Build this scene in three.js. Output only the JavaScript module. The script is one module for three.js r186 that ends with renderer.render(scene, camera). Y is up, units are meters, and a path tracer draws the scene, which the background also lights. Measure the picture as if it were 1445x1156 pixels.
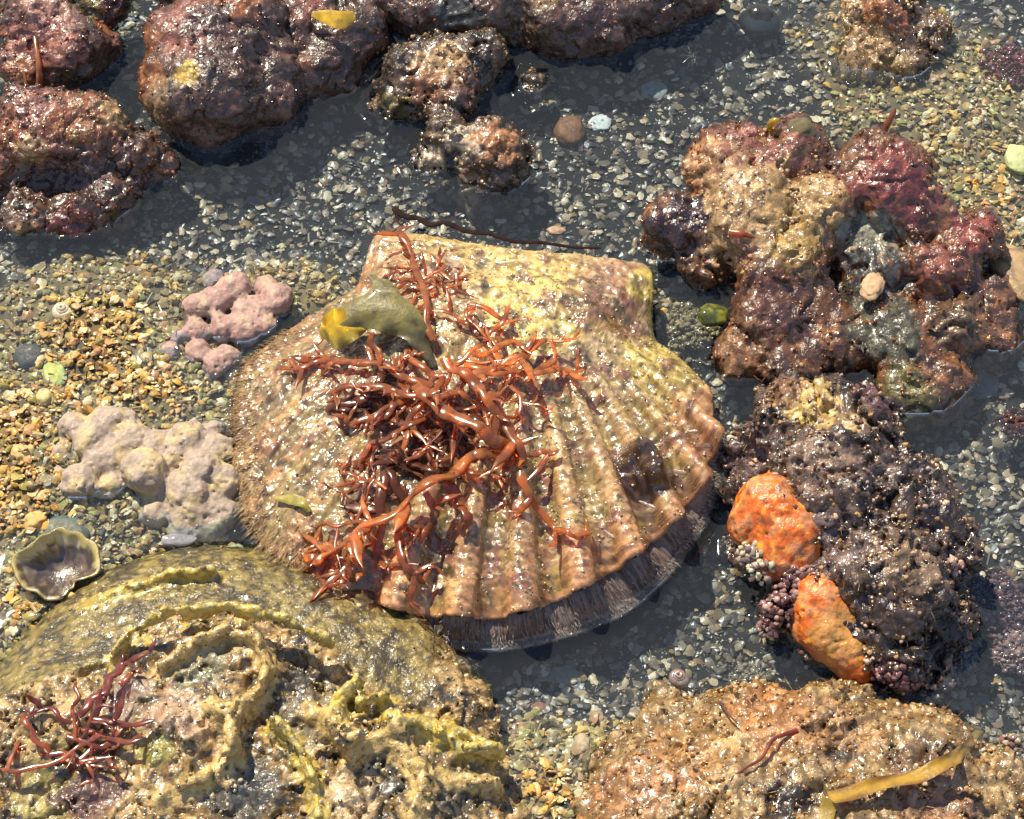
import * as THREE from 'three';
import { mergeGeometries } from 'three/addons/utils/BufferGeometryUtils.js';

// ------------------------------------------------------------------ camera, sky, sun, exposure
const scene = new THREE.Scene();
const VFOV = 21.6, PITCH = 58 * Math.PI / 180, DIST = 500;            // lengths in the builders are millimetres, S turns them into metres
const S = 0.001, CAM = [0, DIST * Math.sin(PITCH), DIST * Math.cos(PITCH)];
const camera = new THREE.PerspectiveCamera(VFOV, 1024 / 819, 0.02, 200);
camera.position.set(CAM[0] * S, CAM[1] * S, CAM[2] * S);
camera.lookAt(0, 0, 0);
scene.add(camera);
const renderer = new THREE.WebGLRenderer();
renderer.toneMapping = THREE.LinearToneMapping;
renderer.toneMappingExposure = 1.58;
renderer.shadowMap.enabled = true;

const SUN_AZ = -34 * Math.PI / 180, SUN_EL = 55 * Math.PI / 180;      // behind the pool, somewhat to the left
const SUN = new THREE.Vector3(Math.sin(SUN_AZ) * Math.cos(SUN_EL), Math.sin(SUN_EL), -Math.cos(SUN_AZ) * Math.cos(SUN_EL));
const sun = new THREE.DirectionalLight(new THREE.Color(1, 0.89, 0.7), 5.0);
sun.position.copy(SUN).multiplyScalar(3); sun.castShadow = true; sun.shadow.radius = 1.6;
sun.shadow.mapSize.set(4096, 4096);
Object.assign(sun.shadow.camera, { left: -0.25, right: 0.25, top: 0.25, bottom: -0.25, near: 0.5, far: 6 });
sun.shadow.bias = -0.0002;
scene.add(sun, sun.target);
{
  const W = 256, H = 128, a = new Float32Array(W * H * 4);
  for (let j = 0; j < H; j++) for (let i = 0; i < W; i++) {
    const el = ((j + 0.5) / H - 0.5) * Math.PI, t = Math.max(0, Math.sin(el)), o = (j * W + i) * 4;
    const k = Math.pow(1 - t, 2.2);
    a[o] = 0.22 + 0.68 * k; a[o + 1] = 0.35 + 0.62 * k; a[o + 2] = 0.64 + 0.42 * k; a[o + 3] = 1;
    if (el < 0) { a[o] = 0.3; a[o + 1] = 0.3; a[o + 2] = 0.3; }
  }
  const sky = new THREE.DataTexture(a, W, H, THREE.RGBAFormat, THREE.FloatType);
  sky.mapping = THREE.EquirectangularReflectionMapping; sky.magFilter = THREE.LinearFilter; sky.needsUpdate = true;
  scene.background = sky; scene.environment = sky; scene.backgroundIntensity = 0.52; scene.environmentIntensity = 0.52;
}

// ------------------------------------------------------------------ helpers: numbers, noise, pixels to points
let seed = 7;
const srand = (s) => { seed = s; };
const rnd = () => { seed = (seed + 0x6d2b79f5) | 0; let t = Math.imul(seed ^ (seed >>> 15), 1 | seed); t = (t + Math.imul(t ^ (t >>> 7), 61 | t)) ^ t; return ((t ^ (t >>> 14)) >>> 0) / 4294967296; };
const rr = (a, b) => a + (b - a) * rnd();
const clamp = (x, a = 0, b = 1) => x < a ? a : x > b ? b : x;
const ss = (a, b, x) => { const t = clamp((x - a) / (b - a)); return t * t * (3 - 2 * t); };
const mix = (a, b, t) => a + (b - a) * t;
const mixc = (a, b, t) => [a[0] + (b[0] - a[0]) * t, a[1] + (b[1] - a[1]) * t, a[2] + (b[2] - a[2]) * t];
const mulc = (a, k) => [a[0] * k, a[1] * k, a[2] * k];
const PERM = new Uint8Array(512); { srand(11); const p = [...Array(256).keys()]; for (let i = 255; i > 0; i--) { const j = Math.floor(rnd() * (i + 1)); [p[i], p[j]] = [p[j], p[i]]; } for (let i = 0; i < 512; i++) PERM[i] = p[i & 255]; }
const GX = [1, -1, 1, -1, 1, -1, 1, -1, 0, 0, 0, 0, 1, -1, 0, 0], GY = [1, 1, -1, -1, 0, 0, 0, 0, 1, -1, 1, -1, 1, 1, -1, -1], GZ = [0, 0, 0, 0, 1, 1, -1, -1, 1, 1, -1, -1, 0, 0, 1, -1];
function n3(x, y, z) {
  const xi = Math.floor(x), yi = Math.floor(y), zi = Math.floor(z); x -= xi; y -= yi; z -= zi;
  const X = xi & 255, Y = yi & 255, Z = zi & 255, u = x * x * x * (x * (x * 6 - 15) + 10), v = y * y * y * (y * (y * 6 - 15) + 10), w = z * z * z * (z * (z * 6 - 15) + 10);
  const A = PERM[X] + Y, B = PERM[X + 1] + Y, AA = PERM[A] + Z, AB = PERM[A + 1] + Z, BA = PERM[B] + Z, BB = PERM[B + 1] + Z;
  const g = (h, a, b, c) => { h &= 15; return GX[h] * a + GY[h] * b + GZ[h] * c; };
  const x1 = mix(g(PERM[AA], x, y, z), g(PERM[BA], x - 1, y, z), u), x2 = mix(g(PERM[AB], x, y - 1, z), g(PERM[BB], x - 1, y - 1, z), u);
  const x3 = mix(g(PERM[AA + 1], x, y, z - 1), g(PERM[BA + 1], x - 1, y, z - 1), u), x4 = mix(g(PERM[AB + 1], x, y - 1, z - 1), g(PERM[BB + 1], x - 1, y - 1, z - 1), u);
  return mix(mix(x1, x2, v), mix(x3, x4, v), w);
}
const fbm = (x, y, z, o = 4) => { let s = 0, a = 0.5; for (let i = 0; i < o; i++) { s += a * n3(x, y, z); a *= 0.5; x = x * 2.03 + 5.1; y = y * 2.03 + 1.7; z = z * 2.03 + 9.2; } return s; };
let WID = 0;                                                            // id of the nearest cell of the last cell() call, 0..1
function cell(x, y, z) {
  const xi = Math.floor(x), yi = Math.floor(y), zi = Math.floor(z); let best = 9;
  for (let i = -1; i < 2; i++) for (let j = -1; j < 2; j++) for (let k = -1; k < 2; k++) {
    const X = xi + i, Y = yi + j, Z = zi + k, h = PERM[PERM[PERM[X & 255] + (Y & 255)] + (Z & 255)];
    const a = X + 0.1 + 0.8 * (PERM[h] / 255) - x, b = Y + 0.1 + 0.8 * (PERM[h + 71] / 255) - y, c = Z + 0.1 + 0.8 * (PERM[h + 149] / 255) - z, d = a * a + b * b + c * c;
    if (d < best) { best = d; WID = PERM[h + 201] / 255; }
  }
  return Math.sqrt(best);
}
const T = Math.tan(VFOV * Math.PI / 360), SN = Math.sin(PITCH), CS = Math.cos(PITCH), PX = 0.165;   // PX: millimetres per pixel of the photograph at the middle
const ray = (px, py) => { const u = (px - 722.5) / 578 * T, v = (578 - py) / 578 * T; return [u, -SN + v * CS, -CS - v * SN]; };
const P = (px, py, h = 0) => { const d = ray(px, py), k = (h - CAM[1]) / d[1]; return [CAM[0] + d[0] * k, h, CAM[2] + d[2] * k]; };
const smin = (a, b, k) => { const h = Math.max(k - Math.abs(a - b), 0) / k; return Math.min(a, b) - h * h * k * 0.25; };
const used = new Map();
const numbered = (n) => { const k = used.get(n) ?? 0; used.set(n, k + 1); return k ? n + '_' + String(k).padStart(3, '0') : n; };
const data = (o, label, category, group, kind) => { if (label) o.userData.label = label; if (category) o.userData.category = category; if (group) o.userData.group = group; if (kind) o.userData.kind = kind; return o; };
function thing(name, label, category, base, group) {
  const o = new THREE.Group(); o.name = numbered(name); o.position.set(base[0] * S, base[1] * S, base[2] * S); scene.add(o);
  o.userData.base = undefined; delete o.userData.base; o.base_ = base;
  return data(o, label, category, group);
}
function part(name, geo, mat, parent, kind) {                            // geo in millimetres and scene axes
  const b = parent ? (parent.base_ ?? [0, 0, 0]) : [0, 0, 0];
  geo.translate(-b[0], -b[1], -b[2]); geo.scale(S, S, S);
  const m = new THREE.Mesh(geo, mat); m.name = parent ? name : numbered(name); m.castShadow = m.receiveShadow = true; m.base_ = b;
  (parent ?? scene).add(m);
  if (parent && !parent.isScene && parent.isMesh) m.position.set(0, 0, 0);
  if (kind) m.userData.kind = kind;
  return m;
}
function single(name, geo, mat, label, category, base, group) {          // a thing of one mesh, its origin at its base
  geo.translate(-base[0], -base[1], -base[2]); geo.scale(S, S, S);
  const m = new THREE.Mesh(geo, mat); m.name = numbered(name); m.position.set(base[0] * S, base[1] * S, base[2] * S); m.castShadow = m.receiveShadow = true; scene.add(m);
  return data(m, label, category, group);
}
const buf = (pos, idx, col) => {
  const g = new THREE.BufferGeometry(), n = pos.length / 3, uv = new Float32Array(n * 2);
  g.setAttribute('position', new THREE.BufferAttribute(pos instanceof Float32Array ? pos : new Float32Array(pos), 3));
  if (col) g.setAttribute('color', new THREE.BufferAttribute(col instanceof Float32Array ? col : new Float32Array(col), 3));
  for (let i = 0; i < n; i++) { uv[2 * i] = (pos[3 * i] + 0.55 * pos[3 * i + 1]) / 14; uv[2 * i + 1] = (pos[3 * i + 2] + 0.55 * pos[3 * i + 1]) / 14; }
  g.setAttribute('uv', new THREE.BufferAttribute(uv, 2));
  if (idx) g.setIndex(new THREE.BufferAttribute(idx instanceof Uint32Array ? idx : new Uint32Array(idx), 1));
  g.computeVertexNormals(); return g;
};
const paint = (g, col) => { const p = g.attributes.position, c = new Float32Array(p.count * 3); for (let i = 0; i < p.count; i++) { const q = col(p.getX(i), p.getY(i), p.getZ(i)); c[3 * i] = q[0]; c[3 * i + 1] = q[1]; c[3 * i + 2] = q[2]; } g.setAttribute('color', new THREE.BufferAttribute(c, 3)); return g; };

// ------------------------------------------------------------------ materials
function tile(n, fn) { const a = new Uint8Array(n * n * 4); for (let j = 0; j < n; j++) for (let i = 0; i < n; i++) { const v = clamp(fn(i / n, j / n)) * 255, o = (j * n + i) * 4; a[o] = a[o + 1] = a[o + 2] = v; a[o + 3] = 255; } const t = new THREE.DataTexture(a, n, n); t.wrapS = t.wrapT = THREE.RepeatWrapping; t.magFilter = THREE.LinearFilter; t.needsUpdate = true; return t; }
const ring = (u, v, f, s) => { const a = u * 2 * Math.PI, b = v * 2 * Math.PI, r = f / (2 * Math.PI); return fbm(Math.cos(a) * r + s, Math.sin(a) * r + Math.cos(b) * r * 1.01, Math.sin(b) * r + s * 2, 3); };
// rounded grains of about 0.8 mm, tiling: what wet sand and turf glint from
const grainTex = (() => {
  const n = 512, k = 18, px = [], py = [], h = []; srand(3); for (let i = 0; i < k * k; i++) { px.push(rnd()); py.push(rnd()); h.push(rr(0.5, 1)); }
  return tile(n, (u, v) => { const a = u * k, b = v * k, i = Math.floor(a), j = Math.floor(b); let best = 0; for (let q = -1; q < 2; q++) for (let w = -1; w < 2; w++) { const o = ((j + w + k) % k) * k + (i + q + k) % k, d = Math.hypot(i + q + px[o] - a, j + w + py[o] - b); best = Math.max(best, h[o] * (1 - d * d * 1.15)); } return 0.2 + 0.6 * best + 0.35 * ring(u, v, 40, 8); });
})();
const roughTex = tile(256, (u, v) => 0.62 + 0.75 * ring(u, v, 14, 21));
const wet = (o = {}) => new THREE.MeshPhysicalMaterial({ color: 0xffffff, vertexColors: true, roughness: 0.42, roughnessMap: roughTex, bumpMap: grainTex, bumpScale: 0.00035, ...o });
const M = {
  rock: wet({ roughness: 0.5, bumpScale: 0.0003, clearcoat: 0.6, clearcoatRoughness: 0.13 }), turf: wet({ roughness: 0.17, bumpMap: null }), shell: wet({ roughness: 0.5, bumpScale: 0.00014, clearcoat: 1, clearcoatRoughness: 0.13 }),
  chalk: wet({ roughness: 1.1, bumpScale: 0.00015 }), grit: new THREE.MeshStandardMaterial({ vertexColors: true, roughness: 0.36 }),
  bed: wet({ roughness: 1, roughnessMap: null, bumpMap: null, specularIntensity: 0.3 }), sponge: wet({ roughness: 0.55, bumpScale: 0.0002 }),
  soft: wet({ roughness: 0.45, bumpMap: null, transmission: 0.15 }),
  alga: new THREE.MeshPhysicalMaterial({ vertexColors: true, roughness: 0.24, transmission: 0.72, thickness: 0, clearcoat: 1, clearcoatRoughness: 0.08 }),
  frond: new THREE.MeshPhysicalMaterial({ vertexColors: true, roughness: 0.5, transmission: 0.42, thickness: 0, clearcoat: 1, clearcoatRoughness: 0.12, side: THREE.DoubleSide, bumpMap: grainTex, bumpScale: 0.00012 }),
  water: new THREE.MeshPhysicalMaterial({ color: new THREE.Color(0.82, 0.92, 1.0), roughness: 0.03, transmission: 0.982, thickness: 0, ior: 1.33 }),
  bubble: new THREE.MeshPhysicalMaterial({ color: new THREE.Color(0.75, 0.72, 0.68), roughness: 0.04, transmission: 0.93, thickness: 0, ior: 1.33 }),
};

// ------------------------------------------------------------------ surfaces from distance fields
const FIELDS = [];                                                      // fields of everything that stands in the pool: water and gravel keep clear of them
function ball(px, py, R, h, sx = 1, sy = 1, sz = 1, turn = 0) { const c = P(px, py, h), r = R * PX; return { c, r: [r * sx, r * sy, r * sz], turn: turn * Math.PI / 180 }; }
function ballD(b, x, y, z) {
  x -= b.c[0]; y -= b.c[1]; z -= b.c[2];
  if (b.turn) { const c = Math.cos(b.turn), s = Math.sin(b.turn), t = x * c - z * s; z = x * s + z * c; x = t; }
  const a = x / b.r[0], e = y / b.r[1], i = z / b.r[2], k0 = Math.sqrt(a * a + e * e + i * i);
  if (k0 < 1e-4) return -Math.min(...b.r);
  const p = a / b.r[0], q = e / b.r[1], w = i / b.r[2];
  return k0 * (k0 - 1) / Math.sqrt(p * p + q * q + w * w);
}
const segD = (a, b, ra, rb, x, y, z, fin = 1) => { y = a[1] + (y - a[1]) * fin; b = [b[0], a[1] + (b[1] - a[1]) * fin, b[2]]; const dx = b[0] - a[0], dy = b[1] - a[1], dz = b[2] - a[2], t = clamp(((x - a[0]) * dx + (y - a[1]) * dy + (z - a[2]) * dz) / (dx * dx + dy * dy + dz * dz + 1e-9)); return Math.hypot(x - a[0] - dx * t, y - a[1] - dy * t, z - a[2] - dz * t) - mix(ra, rb, t); };
function bounds(balls, pad, floor) {
  const lo = [1e9, floor, 1e9], hi = [-1e9, -1e9, -1e9];
  for (const b of balls) { const m = Math.max(b.r[0], b.r[2]); for (const k of [0, 2]) { lo[k] = Math.min(lo[k], b.c[k] - m - pad); hi[k] = Math.max(hi[k], b.c[k] + m + pad); } hi[1] = Math.max(hi[1], b.c[1] + b.r[1] + pad); }
  return [lo, hi];
}
function net(base, detail, lo, hi, c, col) {
  const nx = Math.ceil((hi[0] - lo[0]) / c) + 1, ny = Math.ceil((hi[1] - lo[1]) / c) + 1, nz = Math.ceil((hi[2] - lo[2]) / c) + 1, F = new Float32Array(nx * ny * nz), B = 6, sx = 1, sy = nx, sz = nx * ny;
  for (let k0 = 0; k0 < nz; k0 += B) for (let j0 = 0; j0 < ny; j0 += B) for (let i0 = 0; i0 < nx; i0 += B) {
    const d0 = base(lo[0] + (i0 + B / 2) * c, lo[1] + (j0 + B / 2) * c, lo[2] + (k0 + B / 2) * c), far = Math.abs(d0) > B * c * 1.5 + 4;
    for (let k = k0; k < Math.min(nz, k0 + B); k++) for (let j = j0; j < Math.min(ny, j0 + B); j++) for (let i = i0; i < Math.min(nx, i0 + B); i++) {
      let d = d0;
      if (!far) { const x = lo[0] + i * c, y = lo[1] + j * c, z = lo[2] + k * c; d = base(x, y, z); if (Math.abs(d) < 4.5) d += detail(x, y, z); }
      F[i + j * sy + k * sz] = d;
    }
  }
  const id = new Int32Array(F.length).fill(-1), pos = [], idx = [];
  const E = [[0, 1], [2, 3], [4, 5], [6, 7], [0, 2], [1, 3], [4, 6], [5, 7], [0, 4], [1, 5], [2, 6], [3, 7]];
  for (let k = 0; k < nz - 1; k++) for (let j = 0; j < ny - 1; j++) for (let i = 0; i < nx - 1; i++) {
    const o = i + j * sy + k * sz; let m = 0; const v = [];
    for (let q = 0; q < 8; q++) { const d = F[o + (q & 1) + ((q >> 1) & 1) * sy + (q >> 2) * sz]; v[q] = d; if (d < 0) m |= 1 << q; }
    if (m === 0 || m === 255) continue;
    let x = 0, y = 0, z = 0, n = 0;
    for (const [a, b] of E) if ((v[a] < 0) !== (v[b] < 0)) { const t = v[a] / (v[a] - v[b]); x += mix(a & 1, b & 1, t); y += mix((a >> 1) & 1, (b >> 1) & 1, t); z += mix(a >> 2, b >> 2, t); n++; }
    id[o] = pos.length / 3; pos.push(lo[0] + (i + x / n) * c, lo[1] + (j + y / n) * c, lo[2] + (k + z / n) * c);
  }
  const quad = (a, b, d, e, flip) => { if (a < 0 || b < 0 || d < 0 || e < 0) return; if (flip) idx.push(a, d, b, b, d, e); else idx.push(a, b, d, b, e, d); };
  for (let k = 1; k < nz - 1; k++) for (let j = 1; j < ny - 1; j++) for (let i = 1; i < nx - 1; i++) {
    const o = i + j * sy + k * sz, s = F[o] < 0;
    if (s !== F[o + 1] < 0) quad(id[o - sy - sz], id[o - sz], id[o - sy], id[o], !s);
    if (s !== F[o + sy] < 0) quad(id[o - sz - 1], id[o - 1], id[o - sz], id[o], !s);
    if (s !== F[o + sz] < 0) quad(id[o - 1 - sy], id[o - sy], id[o - 1], id[o], !s);
  }
  const P32 = new Float32Array(pos), C = new Float32Array(pos.length);
  for (let i = 0; i < P32.length; i += 3) { const q = col(P32[i], P32[i + 1], P32[i + 2]); C[i] = q[0]; C[i + 1] = q[1]; C[i + 2] = q[2]; }
  return boxed(buf(P32, new Uint32Array(idx), C));
}
// texture coordinates in real size from the side each triangle faces; vertices are doubled where the side changes
function boxed(g) {
  const p = g.attributes.position.array, n = g.attributes.normal.array, c = g.attributes.color.array, ix = g.index.array, made = new Map(), src = [], ax = [], out = new Uint32Array(ix.length);
  for (let t = 0; t < ix.length; t += 3) {
    const a = [0, 1, 2].map((k) => Math.abs(n[ix[t] * 3 + k] + n[ix[t + 1] * 3 + k] + n[ix[t + 2] * 3 + k])), k = a[1] >= a[0] && a[1] >= a[2] ? 1 : a[0] > a[2] ? 0 : 2;
    for (let q = 0; q < 3; q++) { const key = ix[t + q] * 3 + k; let o = made.get(key); if (o === undefined) { o = src.length; made.set(key, o); src.push(ix[t + q]); ax.push(k); } out[t + q] = o; }
  }
  const m = src.length, P2 = new Float32Array(m * 3), N2 = new Float32Array(m * 3), C2 = new Float32Array(m * 3), U = new Float32Array(m * 2);
  for (let i = 0; i < m; i++) { for (let k = 0; k < 3; k++) { P2[3 * i + k] = p[3 * src[i] + k]; N2[3 * i + k] = n[3 * src[i] + k]; C2[3 * i + k] = c[3 * src[i] + k]; } U[2 * i] = P2[3 * i + (ax[i] === 0 ? 2 : 0)] / 14; U[2 * i + 1] = P2[3 * i + (ax[i] === 1 ? 2 : 1)] / 14; }
  const r = new THREE.BufferGeometry(); r.setAttribute('position', new THREE.BufferAttribute(P2, 3)); r.setAttribute('normal', new THREE.BufferAttribute(N2, 3)); r.setAttribute('color', new THREE.BufferAttribute(C2, 3)); r.setAttribute('uv', new THREE.BufferAttribute(U, 2)); r.setIndex(new THREE.BufferAttribute(out, 1)); return r;
}
function blobField(balls, k, cuts = [], lines = []) {
  return (x, y, z) => {
    let d = 1e9;
    for (const b of balls) d = smin(d, ballD(b, x, y, z), b.k ?? k);
    for (const l of lines) { let e = 1e9; for (let i = 0; i + 1 < l.p.length; i++) e = Math.min(e, segD(l.p[i], l.p[i + 1], l.r[i], l.r[i + 1], x, y, z, l.fin)); l.d = e; d = smin(d, e, l.k ?? 1.5); }
    for (const b of cuts) d = -smin(-d, ballD(b, x, y, z), b.k ?? 3);
    return d;
  };
}
// first meeting of the pixel's sight line with a field
function hit(px, py, f, lift = 0) {
  const d = ray(px, py), L = Math.hypot(...d); let t = 430, q;
  for (let i = 0; i < 120; i++) { q = [CAM[0] + d[0] / L * t, CAM[1] + d[1] / L * t, CAM[2] + d[2] / L * t]; const e = f(...q) - lift; if (e < 0.05 || t > 640) break; t += Math.max(0.08, e * 0.7); }
  return q;
}
// small lumps strewn over a surface: one joined part
const BEADS = [0, 1, 2, 3].map((s) => { const g = new THREE.IcosahedronGeometry(1, 0); srand(90 + s); const seen = new Map(), p = g.attributes.position; for (let i = 0; i < p.count; i++) { const k = [p.getX(i), p.getY(i), p.getZ(i)].map((v) => v.toFixed(3)).join(); if (!seen.has(k)) seen.set(k, rr(0.65, 1.25)); const m = seen.get(k); p.setXYZ(i, p.getX(i) * m, p.getY(i) * m, p.getZ(i) * m); } g.computeVertexNormals();
  const n = g.attributes.normal; for (let i = 0; i < p.count; i++) { const v = new THREE.Vector3(p.getX(i), p.getY(i), p.getZ(i)).normalize().multiplyScalar(1.1).add(new THREE.Vector3(n.getX(i), n.getY(i), n.getZ(i))).normalize(); n.setXYZ(i, v.x, v.y, v.z); } return g; });
function strew(list) {                                                   // list of {p, r: [x,y,z], q: quaternion, c, g}
  let n = 0; for (const e of list) n += e.g.attributes.position.count;
  const pos = new Float32Array(n * 3), nor = new Float32Array(n * 3), col = new Float32Array(n * 3), v = new THREE.Vector3(); let o = 0;
  for (const e of list) {
    const p = e.g.attributes.position, m = e.g.attributes.normal;
    for (let i = 0; i < p.count; i++, o += 3) {
      v.set(p.getX(i) * e.r[0], p.getY(i) * e.r[1], p.getZ(i) * e.r[2]).applyQuaternion(e.q); pos[o] = v.x + e.p[0]; pos[o + 1] = v.y + e.p[1]; pos[o + 2] = v.z + e.p[2];
      v.set(m.getX(i) / e.r[0], m.getY(i) / e.r[1], m.getZ(i) / e.r[2]).applyQuaternion(e.q).normalize(); nor[o] = v.x; nor[o + 1] = v.y; nor[o + 2] = v.z;
      col[o] = e.c[0]; col[o + 1] = e.c[1]; col[o + 2] = e.c[2];
    }
  }
  const g = new THREE.BufferGeometry(); g.setAttribute('position', new THREE.BufferAttribute(pos, 3)); g.setAttribute('normal', new THREE.BufferAttribute(nor, 3)); g.setAttribute('color', new THREE.BufferAttribute(col, 3)); return g;
}
const Q = (x, y, z) => new THREE.Quaternion().setFromEuler(new THREE.Euler(x, y, z));
function beadsOn(geo, count, size, col, keep) {
  const p = geo.attributes.position, list = [];
  for (let i = 0; i < count; i++) {
    const k = Math.floor(rnd() * p.count), x = p.getX(k), y = p.getY(k), z = p.getZ(k);
    if (y < -3 || (keep && !keep(x, y, z))) continue;
    const r = size * (0.4 + 1.15 * Math.pow(rnd(), 2.2));
    list.push({ p: [x, y, z], r: [r, r * rr(0.7, 1.1), r], q: Q(rr(0, 6), rr(0, 6), 0), c: mulc(col(x, y, z), rr(0.7, 1.35)), g: BEADS[i & 3] });
  }
  return strew(list);
}
// short tapered hairs: each a three-sided spike bent once
function hairs(list) {                                                  // {p, d (direction times length), w, c, bend}
  const pos = [], idx = [], col = [];
  for (const h of list) {
    const L = Math.hypot(...h.d), D = new THREE.Vector3(...h.d).divideScalar(L), A = new THREE.Vector3(0.31, 0.2, 0.93).cross(D).normalize(), Bv = D.clone().cross(A), b = h.bend ?? [0, 0, 0], o = pos.length / 3;
    [[0, 1], [0.5, 0.75], [1, 0.12]].forEach(([t, w]) => { for (let k = 0; k < 3; k++) { const a = k * 2.0944, cx = Math.cos(a) * h.w * w, cy = Math.sin(a) * h.w * w; pos.push(h.p[0] + D.x * L * t + A.x * cx + Bv.x * cy + b[0] * t * t, h.p[1] + D.y * L * t + A.y * cx + Bv.y * cy + b[1] * t * t, h.p[2] + D.z * L * t + A.z * cx + Bv.z * cy + b[2] * t * t); col.push(...h.c); } });
    for (let s = 0; s < 2; s++) for (let k = 0; k < 3; k++) { const a = o + s * 3 + k, c = o + s * 3 + (k + 1) % 3; idx.push(a, c, a + 3, c, c + 3, a + 3); }
  }
  return buf(pos, idx, col);
}
function fuzzOn(geo, count, len, col, keep) {
  const p = geo.attributes.position, n = geo.attributes.normal, list = [];
  for (let i = 0; i < count; i++) {
    const k = Math.floor(rnd() * p.count), x = p.getX(k), y = p.getY(k), z = p.getZ(k);
    if (y < -4 || (keep && !keep(x, y, z))) continue;
    const l = len * rr(0.5, 1.4), j = () => rr(-0.7, 0.7);
    list.push({ p: [x, y, z], d: [(n.getX(k) + j()) * l, (n.getY(k) + j()) * l, (n.getZ(k) + j()) * l], w: rr(0.06, 0.14), c: mulc(col(x, y, z), rr(0.7, 1.3)), bend: [j() * l * 0.5, -0.3 * l, j() * l * 0.5] });
  }
  return hairs(list);
}
// a tube through points (mm), radius by fraction of the way; flat < 1 presses it
function tube(pts, rad, col, { seg, round = 8, flat = 1, knots = 0 } = {}) {
  const c = new THREE.CatmullRomCurve3(pts.map((p) => new THREE.Vector3(...p)), false, 'centripetal'), len = c.getLength(), n = seg ?? Math.max(5, Math.ceil(len / 0.9)), pos = [], idx = [], C = [];
  let N = new THREE.Vector3(0, 1, 0);
  for (let i = 0; i <= n; i++) {
    const t = i / n, p = c.getPointAt(t), tg = c.getTangentAt(t); N = N.clone().addScaledVector(tg, -N.dot(tg)).normalize(); const Bn = tg.clone().cross(N);
    let r = rad(t); if (knots) r *= 0.9 + 0.16 * Math.abs(Math.sin(t * len / knots * Math.PI)); if (i === n) r *= 0.15;
    for (let k = 0; k < round; k++) { const a = k / round * 2 * Math.PI, x = Math.cos(a) * r, y = Math.sin(a) * r * flat; pos.push(p.x + Bn.x * x + N.x * y, p.y + Bn.y * x + N.y * y, p.z + Bn.z * x + N.z * y); C.push(...col(t, p.x, p.y, p.z)); }
  }
  for (let i = 0; i < n; i++) for (let k = 0; k < round; k++) { const a = i * round + k, b = i * round + (k + 1) % round; idx.push(a, b, a + round, b, b + round, a + round); }
  return buf(pos, idx, C);
}
// a thin blade through points with half widths, given thickness; cup bends it across, ruffle waves its edges
function blade(pts, half, col, { cup = 0, ruffle = 0, thick = 0.25, side = null, seg = 40, across = 9 } = {}) {
  const c = new THREE.CatmullRomCurve3(pts.map((p) => new THREE.Vector3(...p)), false, 'centripetal'), w = (t) => { const f = t * (half.length - 1), i = Math.min(half.length - 2, Math.floor(f)); return mix(half[i], half[i + 1], f - i); };
  const pos = [], idx = [], C = [], rows = across + 1;
  for (let face = 0; face < 2; face++) for (let i = 0; i <= seg; i++) {
    const t = i / seg, p = c.getPointAt(t), tg = c.getTangentAt(t), up = new THREE.Vector3(0, 1, 0), sd = side ? new THREE.Vector3(...side).addScaledVector(tg, -tg.dot(new THREE.Vector3(...side))).normalize() : tg.clone().cross(up).normalize(), nn = sd.clone().cross(tg).normalize();
    for (let k = 0; k <= across; k++) {
      const s = k / across * 2 - 1, x = s * w(t), y = cup * s * s * w(t) + ruffle * Math.sin(t * 19 + s * 2.5) * s * s + (face ? -1 : 1) * thick * 0.5 * (1 - s ** 8);
      const q = [p.x + sd.x * x + nn.x * y, p.y + sd.y * x + nn.y * y, p.z + sd.z * x + nn.z * y]; pos.push(...q); C.push(...col(t, s, ...q));
    }
  }
  const F = (seg + 1) * rows;
  for (let face = 0; face < 2; face++) for (let i = 0; i < seg; i++) for (let k = 0; k < across; k++) { const a = face * F + i * rows + k, b = a + 1, d = a + rows, e = d + 1; if (face) idx.push(a, b, d, b, e, d); else idx.push(a, d, b, b, d, e); }
  return buf(pos, idx, C);
}

// ------------------------------------------------------------------ the bed of the pool
const BARS = [[130, 480, 190, 140, 10], [190, 570, 170, 200, 9.9], [40, 640, 150, 220, 10.3], [60, 850, 110, 120, 10.2], [400, 400, 120, 60, 7.5], [1330, 150, 170, 170, 8.8], [1400, 290, 110, 130, 9.4], [1260, 60, 150, 110, 7], [770, 1120, 110, 95, 9.9], [860, 1010, 120, 40, 3.5], [1400, 400, 90, 90, 5], [280, 780, 70, 50, 7], [950, 430, 60, 90, 4]]
  .map(([x, y, a, b, h]) => { const p = P(x, y); return [p[0], p[2], a * PX, b * PX / SN, h]; });
function bar(x, z) { let m = 0; for (const b of BARS) { const u = (x - b[0]) / b[2], v = (z - b[1]) / b[3]; m = Math.max(m, b[4] * Math.exp(-Math.pow(u * u + v * v, 1.4) * 0.7)); } return m; }
const bed = (x, z) => { const r = Math.hypot(x, z); return -10 + bar(x, z) + 1.6 * fbm(x / 22, 3, z / 22, 3) + ss(350, 1200, r) * (26 + 20 * fbm(x / 300, 1, z / 300, 3)); };
const barness = (x, z) => clamp(ss(2.5, 7, bar(x, z) + 2.5 * fbm(x / 12, 8, z / 12, 3)));
const axis = (n, step) => { const a = []; for (let i = -n; i <= n; i++) a.push(i * step); let s = step * 2, x = n * step; while (x < 60000) { x += s; s *= 1.45; a.push(x); a.unshift(-x); } return a; };
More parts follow.
